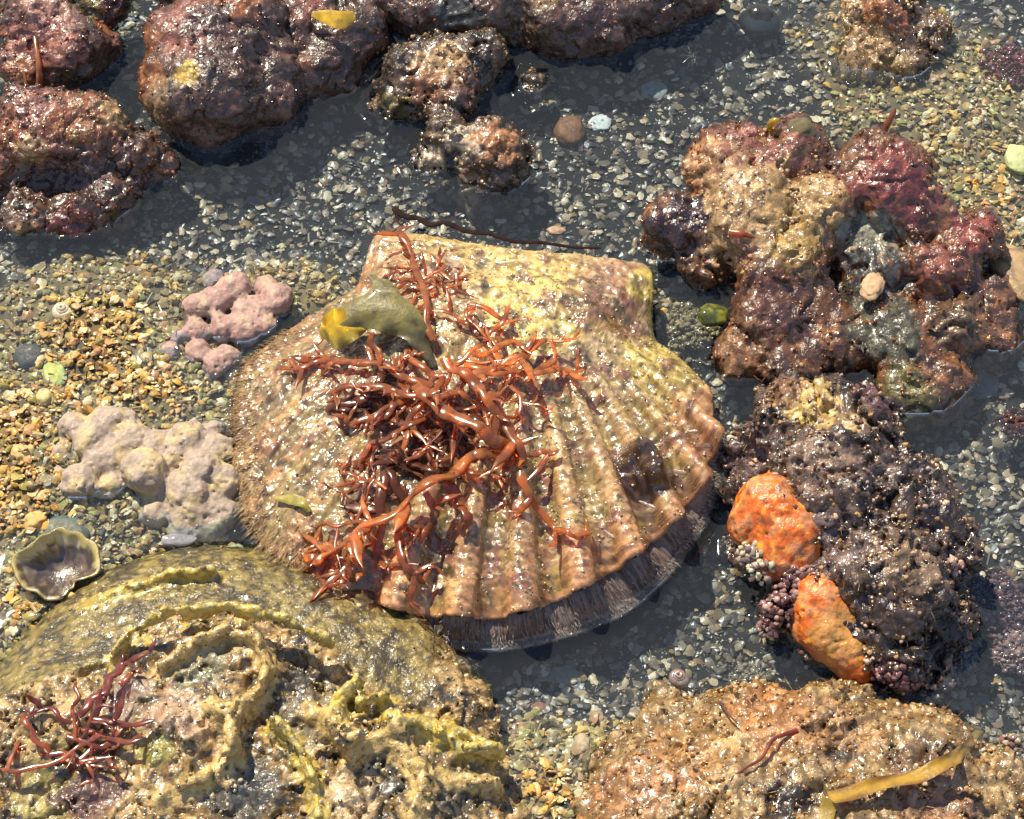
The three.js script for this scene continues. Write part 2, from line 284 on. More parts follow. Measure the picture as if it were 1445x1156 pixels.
function sheet(X, Z, h, col) {
  const pos = new Float32Array(X.length * Z.length * 3), C = col && new Float32Array(pos.length), idx = []; let o = 0;
  for (const z of Z) for (const x of X) { pos[o] = x; pos[o + 1] = h(x, z); pos[o + 2] = z; if (col) { const c = col(x, z); C[o] = c[0]; C[o + 1] = c[1]; C[o + 2] = c[2]; } o += 3; }
  for (let j = 0; j < Z.length - 1; j++) for (let i = 0; i < X.length - 1; i++) { const a = j * X.length + i, b = a + X.length; idx.push(a, b, a + 1, a + 1, b, b + 1); }
  return buf(pos, new Uint32Array(idx), C);
}
{
  const X = axis(145, 1.0);
  const g = sheet(X, X, (x, z) => bed(x, z) + (Math.hypot(x, z) < 300 ? 0.5 * fbm(x / 1.6, 2, z / 1.6, 3) : 0), (x, z) => {
    const b = barness(x, z), n = fbm(x / 9, 5, z / 9, 3); cell(x / 1.1, 0, z / 1.1); const k = 0.7 + 0.35 * WID + 0.8 * fbm(x / 3, 7, z / 3, 3);
    return mulc(mixc([0.024, 0.022, 0.02], mixc([0.24, 0.165, 0.075], [0.14, 0.1, 0.055], ss(-0.2, 0.2, n)), b), k);
  });
  data(part('seabed_ground', g, M.bed), 'dark silty floor of the tide pool under shell gravel', 'ground', null, 'structure');
}

// ------------------------------------------------------------------ rocks
const INK = [0.018, 0.015, 0.014], SLATE = [0.05, 0.05, 0.045], PLUM = [0.055, 0.026, 0.022], RUST = [0.19, 0.068, 0.024], ROSE = [0.2, 0.075, 0.052], PINK = [0.32, 0.16, 0.12], TAN = [0.33, 0.21, 0.1], CREAM = [0.52, 0.4, 0.27], OLIVE = [0.14, 0.115, 0.03], GOLD = [0.45, 0.3, 0.05], UMBER = [0.085, 0.05, 0.028];
// patches: list of [px, py, height, radius px, colour, strength] growth colours, mostly lighter on the lobes and darker in hollows, ragged by noise
function skin(patches, base, beadScale, s) {
  const pts = patches.map(([x, y, h, r, c, k = 1]) => ({ p: P(x, y, h), r: r * PX, c, k }));
  return (x, y, z) => {
    const n = fbm(x / 5 + s, y / 5, z / 5, 4), n2 = fbm(x / 1.7 + s, y / 1.7, z / 1.7 + 4, 3);
    let c = base(n, n2, x, y, z);
    for (const q of pts) { const d = Math.hypot(x - q.p[0], (y - q.p[1]) * 0.8, z - q.p[2]) / q.r + n * 1.1 + n2 * 0.5; if (d < 1.1) c = mixc(c, q.c, q.k * ss(1.1, 0.8, d)); }
    cell(x / beadScale, y / beadScale, z / beadScale);
    return mulc(c, 0.5 + 1.0 * WID * WID + 0.35 * (n2 + 0.4));
  };
}
const rough = (a, b, c, bead, s) => (x, y, z) => { const g = n3(x / 6.5 + s, y / 6.5, z / 6.5 + s), w = n3(x / 3.1, y / 3.1 + s, z / 3.1); return -a * fbm(x / 8 + s, y / 8, z / 8, 3) * 2.4 + 0.7 * a * ss(0.16, 0, Math.abs(g)) + 0.3 * a * ss(0.14, 0, Math.abs(w)) - b * fbm(x / 2.1, y / 2.1 + s, z / 2.1, 3) - (c ? c * (0.75 - cell(x / bead, y / bead, z / bead)) : 0); };
function rock(name, label, category, balls, o) {
  for (const b of balls) { b.r[1] *= 0.86; b.c[1] *= 0.9; }
  const k = o.k ?? 5, cuts = o.cuts ?? [], lines = o.lines ?? [], f0 = blobField(balls, k, cuts, lines), w = o.seed, [lo, hi] = bounds(balls, 3.5, -16);
  const f = (x, y, z) => f0(x + 2.6 * n3(x / 13 + w, y / 13, z / 13), y + 1.6 * n3(x / 12, y / 12 + w, z / 12), z + 2.6 * n3(x / 13, y / 13, z / 13 + w)) * 0.9;
  for (const e of [-1, 1]) { const m = e < 0 ? lo : hi; m[0] = clamp(m[0], -150, 150); m[2] = clamp(m[2], -150, 135); }
  const g = net(f, o.detail, lo, hi, o.cell ?? 0.64, o.col);
  const c = P(o.at[0], o.at[1], -10), t = thing(name, label, category, c);
  const extra = [];
  srand(o.seed ?? 5);
  if (o.beads) { const b = beadsOn(g, o.beads[0], o.beads[1], o.beads[2], o.beads[3]); if (b.attributes.position.count) extra.push([o.beads[4] ?? 'algal_turf', b, M.turf]); }
  if (o.fuzz) extra.push(['algal_fuzz', fuzzOn(g, o.fuzz[0], o.fuzz[1], o.fuzz[2], o.fuzz[3]), M.turf]);
  part('rock_body', g, o.mat ?? M.rock, t);
  for (const [n, e, m] of extra) part(n, e, m, t, 'stuff');
  FIELDS.push({ f, lo, hi });
  return { t, f };
}
const N = (s, sc = 6, oct = 3) => (x, y, z) => fbm(x / sc + s, y / sc, z / sc + s * 2, oct);

const topLeftBase = (n, n2) => mixc(mixc([0.04, 0.025, 0.02], [0.085, 0.04, 0.03], ss(-0.1, 0.25, n)), [0.12, 0.06, 0.03], ss(-0.05, 0.3, n2) * 0.6);
rock('seaweed_rock', 'rounded reddish brown rock with a small water-filled hollow at the left edge', 'rock',
  [ball(55, 185, 72, 8), ball(125, 180, 60, 9), ball(185, 225, 52, 2), ball(228, 243, 18, 1), ball(110, 285, 66, -1), ball(150, 290, 50, -2), ball(25, 315, 28, 0), ball(-10, 240, 48, 3), ball(60, 300, 40, -2)],
  { at: [100, 240], cuts: [ball(68, 252, 38, 9)], detail: rough(1.0, 0.9, 0.6, 1.5, 3), cell: 0.55, seed: 21,
    col: skin([[50, 175, 14, 60, ROSE, 0.9], [10, 200, 8, 50, RUST], [120, 165, 16, 55, RUST, 0.8], [160, 160, 12, 30, TAN, 0.8], [45, 213, 12, 26, TAN], [110, 250, 6, 40, PLUM], [100, 315, 2, 30, [0.12, 0.03, 0.03]], [20, 330, 4, 30, TAN, 0.6]], topLeftBase, 1.5, 3),
    beads: [3200, 0.42, skin([[50, 175, 14, 60, ROSE], [120, 165, 16, 55, TAN]], (n) => mixc(PLUM, RUST, ss(-0.2, 0.2, n)), 1.2, 5), (x, y, z) => y > 2 && fbm(x / 6, y / 6, z / 6, 3) > -0.08],
    fuzz: [500, 2.0, () => [0.12, 0.06, 0.03], (x, y, z) => fbm(x / 6, 3, z / 6, 2) > 0.05] });
rock('seaweed_rock', 'pinkish wet rock in the top left corner of the pool', 'rock',
  [ball(60, 25, 62, 7), ball(95, 75, 55, 5), ball(28, 95, 36, 4), ball(140, 60, 36, 2), ball(50, -40, 70, 8), ball(150, 0, 40, 4)],
  { at: [70, 60], detail: rough(1.0, 0.9, 0.6, 1.5, 9), seed: 22,
    col: skin([[70, 20, 14, 50, PINK], [80, 60, 12, 40, ROSE], [30, 60, 8, 40, ROSE], [130, 10, 9, 32, OLIVE, 0.9], [25, 105, 6, 34, RUST], [155, 35, 6, 22, RUST]], topLeftBase, 1.5, 9),
    beads: [2200, 0.42, skin([[70, 20, 14, 60, PINK]], (n) => mixc(ROSE, RUST, ss(-0.2, 0.2, n)), 1.2, 5), (x, y, z) => y > 2 && fbm(x / 6, y / 6, z / 6, 3) > -0.05] });
rock('seaweed_rock', 'blocky dark rock with a rusty red left edge at the top', 'rock',
  [ball(272, 62, 78, 9), ball(245, 120, 50, 8), ball(300, 125, 82, 7), ball(365, 115, 70, 3), ball(345, 35, 75, 10), ball(290, 150, 60, 4), ball(380, 150, 45, -1), ball(300, -40, 90, 10)],
  { at: [300, 110], k: 6, detail: rough(0.9, 0.8, 0.5, 1.4, 14), seed: 23,
    col: skin([[265, 25, 18, 70, ROSE], [330, 5, 18, 50, RUST], [215, 70, 10, 40, RUST], [212, 120, 8, 40, RUST], [225, 150, 8, 36, TAN, 0.5], [262, 105, 17, 22, GOLD, 0.8], [300, 40, 16, 40, PLUM]], topLeftBase, 1.4, 14),
    beads: [2600, 0.42, skin([[265, 25, 18, 80, ROSE], [215, 110, 8, 60, RUST]], (n) => mixc(PLUM, UMBER, ss(-0.2, 0.2, n)), 1.2, 2), (x, y, z) => y > 1 && fbm(x / 6, y / 6, z / 6, 3) > -0.02],
    fuzz: [500, 1.6, () => [0.16, 0.07, 0.03], (x) => x < P(240, 100)[0]] });
rock('seaweed_rock', 'low dark rock beside the blocky one, holding a yellow scrap of weed', 'rock',
  [ball(455, 75, 66, 2), ball(420, 105, 50, 1), ball(505, 45, 58, 3), ball(480, 115, 40, -1), ball(430, 20, 60, 5), ball(480, -20, 70, 5)],
  { at: [460, 90], detail: rough(0.9, 0.8, 0.5, 1.4, 17), cuts: [ball(425, 50, 26, 13)], seed: 24,
    col: skin([[415, 92, 9, 26, RUST, 0.9], [430, 5, 13, 30, ROSE, 0.8], [395, 75, 7, 18, TAN, 0.7]], topLeftBase, 1.4, 17),
    beads: [1200, 0.42, topAny, (x, y, z) => y > 2 && fbm(x / 6, y / 6, z / 6, 3) > 0.02] });
function topAny(x, y, z) { return mixc(UMBER, RUST, ss(-0.2, 0.3, fbm(x / 6, y / 6, z / 6, 2))); }
rock('seaweed_rock', 'long dark rock along the top edge behind the brown pebble', 'rock',
  [ball(600, 5, 62, 3), ball(560, -10, 60, 4), ball(690, 5, 72, 4), ball(770, 20, 66, 5), ball(840, 25, 62, 5), ball(905, 0, 66, 4), ball(970, -25, 60, 4), ball(790, 60, 30, 0), ball(700, -60, 90, 8), ball(850, -60, 90, 8)],
  { at: [780, 30], detail: rough(0.9, 0.8, 0.45, 1.3, 27), seed: 25, col: skin([[740, 10, 12, 50, UMBER], [840, 20, 12, 40, PLUM], [645, 20, 8, 40, SLATE], [770, 0, 14, 18, TAN, 0.6]], topLeftBase, 1.3, 27),
    beads: [1600, 0.36, topAny, (x, y, z) => y > 1 && fbm(x / 6, y / 6, z / 6, 3) > 0.04] });
rock('seaweed_rock', 'knobbly brown rock with a lower knob reaching down towards the scallop hinge', 'rock',
  [ball(600, 105, 66, 4), ball(665, 90, 56, 3), ball(560, 145, 38, 1), ball(630, 140, 50, 4), ball(695, 210, 50, 5), ball(640, 195, 42, 4), ball(685, 275, 44, -7), ball(602, 232, 22, 0), ball(700, 240, 44, 1), ball(760, 125, 28, -3)],
  { at: [660, 200], k: 4, detail: rough(1.6, 1.1, 0.7, 1.4, 31), seed: 26,
    col: skin([[625, 80, 13, 42, TAN, 0.95], [600, 120, 12, 40, RUST, 0.7], [660, 120, 10, 30, ROSE, 0.5], [660, 190, 13, 38, CREAM, 0.9], [705, 195, 13, 42, [0.34, 0.15, 0.06], 0.95], [602, 226, 4, 22, CREAM], [665, 265, 0, 30, TAN, 0.8], [560, 150, 5, 26, OLIVE, 0.5], [690, 245, 2, 30, UMBER]], (n, n2) => mixc(mixc(INK, UMBER, ss(-0.1, 0.25, n)), [0.12, 0.08, 0.05], ss(0, 0.3, n2)), 1.4, 31),
    beads: [2600, 0.42, skin([[660, 190, 13, 40, CREAM], [705, 195, 13, 42, [0.38, 0.18, 0.07]]], (n) => mixc(TAN, UMBER, ss(-0.2, 0.2, n)), 1.2, 5), (x, y, z) => y > -1 && fbm(x / 5, y / 5, z / 5, 3) > -0.06] });
rock('seaweed_rock', 'small brown turfy rock at the top right, half under water', 'rock',
  [ball(1245, 20, 58, 4), ball(1215, 85, 50, -3), ball(1265, 90, 56, -3), ball(1310, 50, 40, -1), ball(1250, -30, 60, 5)],
  { at: [1250, 70], detail: rough(1.6, 1.2, 0.8, 1.5, 37), seed: 27,
    col: skin([[1235, 10, 12, 40, RUST], [1270, 20, 12, 30, [0.22, 0.07, 0.03]], [1190, 20, 6, 34, TAN], [1225, 90, 4, 60, TAN, 0.9], [1270, 100, 4, 40, [0.24, 0.16, 0.06], 0.8]], (n, n2) => mixc(UMBER, [0.13, 0.085, 0.05], ss(-0.1, 0.2, n)), 1.5, 37),
    beads: [1600, 0.42, skin([], (n) => mixc(TAN, CREAM, ss(-0.1, 0.3, n)), 1.2, 5), (x, y, z) => y > -2 && fbm(x / 5, y / 5, z / 5, 3) > -0.05],
    fuzz: [700, 2.2, () => [0.22, 0.14, 0.06]] });

const redBase = (n, n2) => mixc(mixc([0.08, 0.036, 0.022], [0.18, 0.075, 0.028], ss(-0.1, 0.25, n)), INK, ss(0.0, 0.3, n2) * 0.5);
const ROCK_G = rock('red_seaweed_rock', 'large lumpy rock of crimson and sandy turf at the upper right', 'rock',
  [ball(1030, 235, 70, 9), ball(1115, 225, 66, 11), ball(1245, 255, 76, 13), ball(1055, 300, 76, 11), ball(955, 318, 50, 7, 1, 1.1, 1), ball(1100, 375, 66, 8), ball(1085, 450, 58, 4), ball(1150, 300, 70, 10), ball(1382, 330, 42, 8), ball(1325, 375, 56, 5), ball(1345, 455, 52, 2), ball(1235, 385, 70, 1), ball(1250, 480, 76, -2), ball(1050, 500, 44, 0), ball(1140, 450, 50, 3), ball(1000, 375, 40, 3), ball(1280, 560, 60, -4), ball(1300, 300, 50, 10), ball(1405, 420, 40, 0), ball(1320, 545, 54, -4), ball(1180, 485, 60, -1), ball(1400, 480, 46, -4), ball(1120, 520, 46, 0), ball(1200, 330, 60, 4)],
  { at: [1170, 400], k: 3.2, detail: rough(1.3, 1.0, 0.6, 1.5, 43), cell: 0.66, seed: 28, cuts: [ball(1205, 345, 36, 15), ball(1180, 430, 24, 12)],
    col: skin([[1040, 210, 18, 60, ROSE, 0.9], [985, 230, 14, 40, [0.34, 0.18, 0.08], 0.9], [1110, 215, 20, 40, ROSE, 0.7], [1060, 285, 20, 96, TAN, 0.9], [1140, 285, 20, 76, [0.34, 0.21, 0.08], 0.9], [1250, 235, 24, 66, [0.17, 0.045, 0.03], 1], [1290, 270, 20, 56, [0.12, 0.03, 0.024], 1], [955, 310, 14, 48, [0.03, 0.014, 0.02], 1], [1030, 350, 14, 46, TAN, 0.7], [1120, 350, 14, 42, [0.3, 0.19, 0.05], 0.8], [1380, 315, 15, 40, [0.18, 0.045, 0.032], 1], [1330, 370, 12, 44, [0.17, 0.055, 0.036], 0.8], [1350, 450, 8, 44, [0.1, 0.06, 0.03], 0.8], [1225, 345, 8, 52, [0.17, 0.16, 0.12], 1], [1230, 400, 6, 50, SLATE, 0.9], [1255, 460, 6, 60, [0.07, 0.07, 0.045], 0.9], [1060, 420, 10, 60, [0.1, 0.04, 0.024], 0.8], [1130, 450, 10, 36, PLUM, 0.9], [1045, 490, 6, 40, [0.2, 0.1, 0.04], 0.7], [1270, 560, 2, 50, [0.1, 0.09, 0.03], 0.9]], redBase, 1.5, 43),
    beads: [7000, 0.42, skin([[1060, 280, 20, 90, CREAM, 0.8], [1140, 290, 20, 60, CREAM, 0.8], [1250, 240, 24, 70, [0.3, 0.06, 0.06]]], (n) => mixc(RUST, TAN, ss(-0.1, 0.3, n)), 1.2, 5), (x, y, z) => y > 0 && fbm(x / 6, y / 6, z / 6, 3) > -0.03 && Math.hypot(x - P(1250, 245, 22)[0], z - P(1250, 245, 22)[2]) > 9],
    fuzz: [900, 1.8, () => [0.2, 0.06, 0.04], (x, y, z) => y > 1 && fbm(x / 8, 3, z / 8, 2) > 0.0] });

const darkBase = (n, n2) => mixc(mixc([0.022, 0.015, 0.013], [0.1, 0.058, 0.042], ss(-0.1, 0.3, n2)), UMBER, ss(0, 0.3, n) * 0.5);
const ROCK_H = rock('coralline_rock', 'blackish purple grainy rock with an orange sponge on its left face', 'rock',
  [ball(1125, 605, 62, 11), ball(1205, 590, 60, 12), ball(1055, 640, 40, 4), ball(1175, 690, 96, 11), ball(1280, 705, 72, 9), ball(1250, 815, 90, 9), ball(1330, 780, 52, 5), ball(1185, 830, 66, 6), ball(1080, 700, 44, 4), ball(1100, 555, 34, 9), ball(1265, 925, 44, 3), ball(1200, 890, 50, 3), ball(1330, 880, 44, 1), ball(1060, 770, 34, 3), ball(1130, 790, 44, 4), ball(1300, 940, 30, -1), ball(1105, 855, 30, 4), ball(1150, 900, 34, 0)],
  { at: [1200, 780], k: 4, detail: rough(2.2, 2.2, 1.1, 1.7, 51), cell: 0.66, seed: 29,
    col: skin([[1150, 560, 22, 46, [0.5, 0.34, 0.1], 0.95], [1195, 565, 24, 40, [0.42, 0.28, 0.13], 0.8], [1240, 545, 20, 40, [0.14, 0.06, 0.06], 0.8], [1100, 545, 16, 36, [0.2, 0.1, 0.05], 0.8], [1150, 660, 22, 60, [0.24, 0.15, 0.1], 0.55], [1280, 800, 16, 50, [0.25, 0.16, 0.09], 0.6], [1050, 640, 10, 40, [0.16, 0.1, 0.09], 0.6], [1180, 780, 16, 46, [0.17, 0.11, 0.1], 0.5], [1210, 820, 12, 22, [0.16, 0.2, 0.06], 0.9], [1070, 800, 9, 24, [0.42, 0.38, 0.2], 0.7]], darkBase, 1.7, 51),
    beads: [9000, 0.5, (x, y, z) => { const v = rnd() + 0.9 * fbm(x / 8, y / 8, z / 8, 3); return v < 0.16 ? [0.46, 0.31, 0.23] : v < 0.36 ? [0.34, 0.21, 0.09] : v < 0.7 ? [0.12, 0.065, 0.045] : [0.04, 0.024, 0.02]; }, (x, y, z) => y > -2 && fbm(x / 5, y / 5, z / 5, 3) > -0.05, 'coralline_turf'],
    fuzz: [500, 1.5, () => [0.3, 0.2, 0.06], (x, y, z) => y > 6] });

const crustBase = (n, n2) => mixc(mixc([0.19, 0.115, 0.04], [0.34, 0.235, 0.11], ss(-0.15, 0.25, n)), UMBER, ss(0.05, 0.3, n2) * 0.8);
const ROCK_J = rock('turf_covered_rock', 'broad golden brown rock covered in sandy turf at the lower right', 'rock',
  [ball(1110, 1110, 130, 2, 1, 0.75, 1), ball(955, 1120, 100, 0, 1, 0.8, 1), ball(1280, 1130, 120, 1, 1, 0.8, 1), ball(1180, 1040, 62, 0), ball(1060, 1030, 50, 0), ball(970, 1050, 60, -1), ball(880, 1110, 50, -3), ball(1380, 1120, 70, -2), ball(1100, 1230, 190, 2, 1.4, 0.6, 1), ball(1330, 1050, 40, -2), ball(940, 1000, 28, -4)],
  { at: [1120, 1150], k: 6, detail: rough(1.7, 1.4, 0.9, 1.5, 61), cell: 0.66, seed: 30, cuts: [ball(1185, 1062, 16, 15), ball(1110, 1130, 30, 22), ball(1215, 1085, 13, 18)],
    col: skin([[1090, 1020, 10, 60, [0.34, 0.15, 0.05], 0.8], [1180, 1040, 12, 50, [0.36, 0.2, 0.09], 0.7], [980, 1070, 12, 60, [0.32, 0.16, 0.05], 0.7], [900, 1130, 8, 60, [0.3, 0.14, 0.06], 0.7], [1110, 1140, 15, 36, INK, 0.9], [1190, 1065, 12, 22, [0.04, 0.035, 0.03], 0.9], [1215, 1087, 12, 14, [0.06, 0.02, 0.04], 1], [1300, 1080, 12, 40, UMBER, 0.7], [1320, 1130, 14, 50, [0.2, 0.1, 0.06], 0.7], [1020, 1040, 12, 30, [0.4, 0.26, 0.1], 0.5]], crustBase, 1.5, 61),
    beads: [9000, 0.46, (x, y, z) => { const v = rnd(); return v < 0.2 ? CREAM : v < 0.7 ? [0.32, 0.17, 0.06] : [0.15, 0.07, 0.03]; }, (x, y, z) => y > -1 && fbm(x / 6, y / 6, z / 6, 3) > -0.1],
    fuzz: [1500, 1.4, () => [0.36, 0.22, 0.1]] });

// pink knobs of coralline growth on the gravel bar
const knobCol = (a, b, s) => (x, y, z) => mulc(mixc(a, b, ss(0.0, 0.22, fbm(x / 4 + s, y / 4, z / 4, 3))), 0.85 + 0.6 * (fbm(x / 0.9, y / 0.9 + s, z / 0.9, 3) + 0.2));
function nodule(label, spots, h, a, b, s, at) {
  const balls = spots.map(([x, y, r, dh = 0, sx = 1]) => ball(x, y, r * 1.06, h + dh, sx, 0.85, 1)), f = blobField(balls, 1.3), [lo, hi] = bounds(balls, 2, -14);
  const g = net(f, (x, y, z) => -1.5 * fbm(x / 4.5 + s, y / 4.5, z / 4.5, 3) - 0.5 * fbm(x / 1.5, y / 1.5, z / 1.5, 3) - 0.6 * (0.6 - cell(x / 3.4 + s, y / 3.4, z / 3.4)) + 0.5 * ss(0.3, 0.12, cell(x / 1.9, y / 1.9 + s, z / 1.9)) - 0.25 * fbm(x / 0.9, y / 0.9, z / 0.9, 2), lo, hi, 0.42, knobCol(a, b, s));
  srand(s); single('coralline_nodule', g, M.chalk, label, 'coralline algae', P(at[0], at[1], -6)); FIELDS.push({ f, lo, hi });
}
nodule('cream and grey knobbly coralline nodule on the gravel left of the scallop', [[105, 602, 20], [128, 623, 22, 1], [114, 682, 26], [156, 685, 18, -1], [204, 664, 31, 2], [170, 600, 25], [187, 618, 25], [263, 626, 30], [305, 633, 22], [284, 661, 24, 2], [315, 680, 25, 0], [270, 692, 35, -1], [221, 723, 22, -3], [270, 723, 28, -2], [311, 720, 28, -3], [80, 671, 14, -2], [149, 602, 28], [228, 632, 24], [240, 646, 22], [260, 748, 22, -4], [294, 740, 25, -4], [85, 640, 20, -2], [150, 650, 34, -2], [225, 690, 30, -3], [300, 606, 16, -2]], 0.9, [0.35, 0.27, 0.21], [0.46, 0.35, 0.19], 71, [200, 680]);
nodule('pink folded coralline nodule on the gravel beside the scallop upper left edge', [[282, 432, 20, 0, 1.2], [305, 425, 22, 1], [332, 405, 22, 1], [391, 424, 24, 1], [367, 437, 20], [342, 437, 16], [316, 462, 20], [346, 466, 22], [372, 459, 17], [239, 495, 15, -2], [280, 497, 18, -1], [304, 512, 18, -1], [322, 503, 16, -1], [276, 467, 20, -2], [294, 533, 14, -4], [256, 476, 12, -2], [375, 405, 18, -1], [300, 395, 16, -3]], 0.7, [0.36, 0.22, 0.185], [0.42, 0.29, 0.21], 72, [320, 470]);

// ------------------------------------------------------------------ the big oyster-crusted shell in the lower left corner
const line = (pts, r, k) => ({ p: pts.map((q) => P(q[0], q[1], q[2])), r: pts.map((q) => (q[3] ?? r) * PX * 0.8), k, fin: 0.38 });
const YEL = [0.46, 0.33, 0.05];
{
  const lines = [
    line([[160, 930, 15], [185, 890, 17.5], [240, 864, 20], [320, 856, 21.5], [390, 872, 21.5], [430, 888, 21], [466, 906, 20]], 7, 1.2),
    line([[230, 945, 17], [270, 915, 18], [320, 893, 19.5], [365, 905, 20], [380, 940, 20], [365, 978, 19], [335, 1000, 18]], 9, 1.4),
    line([[388, 1022, 17.5, 10], [405, 1034, 18, 8], [424, 1060, 18, 7], [440, 1095, 18, 8], [452, 1150, 17, 7]], 9, 3),
    line([[505, 965, 16], [478, 995, 17], [478, 1030, 17], [500, 1055, 16]], 10, 1.5), line([[505, 1000, 15.5], [530, 990, 15], [545, 985, 13.5]], 7, 1.5),
    line([[550, 1015, 14], [610, 1035, 13], [660, 1062, 11], [705, 1062, 9]], 9, 2), line([[600, 1020, 13], [650, 1035, 11.5], [700, 1060, 9]], 5, 1.5),
    line([[225, 1125, 18], [290, 1098, 19], [330, 1060, 20], [325, 1015, 20], [300, 1000, 19]], 11, 2.5),
    line([[120, 865, 4], [175, 838, 7], [240, 814, 9], [300, 808, 10]], 7, 2), line([[620, 1100, 11], [700, 1110, 7]], 7, 4),
    line([[440, 1000, 16], [500, 1060, 15], [560, 1040, 14]], 9, 5), line([[560, 1060, 14.5], [600, 1100, 13], [585, 1160, 12]], 10, 5),
  ];
  const balls = [ball(290, 1080, 300, -6, 1.05, 0.42, 1.05), ball(460, 1010, 200, -4, 1, 0.5, 1, 20), ball(570, 930, 30, 3), ball(620, 985, 40, 3), ball(655, 1010, 34, 2), ball(90, 1060, 120, 3, 1, 0.7, 1), ball(560, 1120, 120, 0, 1, 0.7, 1), ball(330, 970, 80, 6), ball(260, 1060, 90, 6), ball(300, 1250, 300, -4, 1.4, 0.4, 1)];
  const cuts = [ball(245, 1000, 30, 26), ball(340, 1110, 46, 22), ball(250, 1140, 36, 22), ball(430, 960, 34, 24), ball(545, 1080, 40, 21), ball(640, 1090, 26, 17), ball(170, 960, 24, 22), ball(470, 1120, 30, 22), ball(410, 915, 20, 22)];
  for (const c of cuts) c.k = 4;
  const f = blobField(balls, 6, cuts, lines), [lo, hi] = bounds(balls, 2.5, -14); lo[0] = Math.max(lo[0], -150); hi[2] = Math.min(hi[2], 130); hi[1] = Math.max(hi[1], 28);
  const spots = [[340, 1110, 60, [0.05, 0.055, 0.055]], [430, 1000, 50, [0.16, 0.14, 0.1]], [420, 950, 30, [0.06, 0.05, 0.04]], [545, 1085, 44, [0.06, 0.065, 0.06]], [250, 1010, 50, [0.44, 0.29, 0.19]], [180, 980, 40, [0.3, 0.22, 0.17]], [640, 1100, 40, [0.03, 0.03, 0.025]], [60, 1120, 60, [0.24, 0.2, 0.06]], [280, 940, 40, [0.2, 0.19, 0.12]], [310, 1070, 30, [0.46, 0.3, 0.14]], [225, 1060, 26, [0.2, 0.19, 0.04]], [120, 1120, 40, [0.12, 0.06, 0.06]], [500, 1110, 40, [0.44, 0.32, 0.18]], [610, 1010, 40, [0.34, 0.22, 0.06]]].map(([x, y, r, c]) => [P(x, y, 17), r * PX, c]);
  const U = P(60, 1250, 0), dt = rough(1.8, 1.9, 0.8, 1.4, 77);
  const edge = [[-80, 1010], [60, 965], [165, 930], [190, 885], [240, 862], [320, 856], [390, 872], [466, 908], [520, 965], [560, 990], [620, 1000], [760, 1060]].map((q) => P(q[0], q[1], 14));
  const smoothZone = (x, z) => { let k = 0; while (k < edge.length - 2 && edge[k + 1][0] < x) k++; const a = edge[k], b = edge[k + 1], zb = mix(a[2], b[2], clamp((x - a[0]) / (b[0] - a[0]))); return ss(zb + 0.3, zb - 1.2, z + 1.2 * fbm(x / 6, 1, z / 6, 2)) * ss(P(640, 950)[0], P(585, 950)[0], x); };
  const detail = (x, y, z) => { let ld = 9; for (const l of lines) ld = Math.min(ld, l.d); const s = Math.max(smoothZone(x, z), 0.75 * ss(2.2, 0.6, ld)), r = Math.hypot(x - U[0], z - U[2]); return mix(dt(x, y, z), -0.9 * fbm(x / 2, y / 2, z / 2, 3) - 0.3 * (0.7 - cell(x / 1.3, y / 1.3, z / 1.3)) - 0.6 * fbm(x / 5, y / 5, z / 5, 3), s); };
  const col = (x, y, z) => {
    const n = fbm(x / 6 + 2, y / 6, z / 6, 4), n2 = fbm(x / 1.5, y / 1.5 + 5, z / 1.5, 3), s = smoothZone(x, z), r = Math.hypot(x - U[0], z - U[2]);
    let c = mixc(mixc([0.4, 0.265, 0.11], [0.19, 0.115, 0.035], ss(-0.12, 0.15, n)), [0.05, 0.045, 0.036], ss(0.02, 0.25, n2 + 0.7 * n));
    for (const [q, rr_, cc] of spots) { const d = Math.hypot(x - q[0], z - q[2]) / rr_ + 1.2 * n + 0.5 * n2; if (d < 1) c = mixc(c, cc, 0.85 * ss(1, 0.6, d)); }
    const band = fbm(r / 1.2, x / 14, z / 14, 3);
    c = mixc(c, mixc([0.22, 0.165, 0.05], [0.06, 0.046, 0.022], ss(-0.2, 0.2, 0.5 * band + 0.9 * n + 0.9 * n2)), s);
    f(x, y, z); lines.forEach((l, i) => { const t = ss(1.7, 0.3, l.d - 0.3 + n2 * 3); c = mixc(c, i === 1 || i === 7 || i > 8 ? [0.5, 0.35, 0.13] : mixc(YEL, [0.5, 0.42, 0.16], ss(-0.1, 0.2, n2)), t * 0.9); });
    cell(x / 1.3, y / 1.3, z / 1.3); return mulc(c, 0.6 + 0.75 * WID);
  };
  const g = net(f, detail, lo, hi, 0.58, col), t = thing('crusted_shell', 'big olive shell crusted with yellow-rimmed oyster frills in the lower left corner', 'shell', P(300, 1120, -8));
  srand(33);
  const b = beadsOn(g, 5200, 0.4, (x, y, z) => { const v = rnd(); return v < 0.3 ? [0.52, 0.42, 0.25] : v < 0.7 ? [0.32, 0.22, 0.1] : [0.12, 0.09, 0.04]; }, (x, y, z) => y > 0 && (smoothZone(x, z) < 0.3 || rnd() < 0.3) && fbm(x / 6, y / 6, z / 6, 3) > -0.1);
  const hz = fuzzOn(g, 900, 1.6, () => [0.3, 0.2, 0.08], (x, y, z) => smoothZone(x, z) < 0.5 && x > P(500, 1000)[0]);
  part('shell_body', g, M.rock, t); part('sandy_turf', b, M.turf, t, 'stuff'); part('algal_fuzz', hz, M.turf, t, 'stuff');
  FIELDS.push({ f, lo, hi });
  var SHELL_I = f;
}

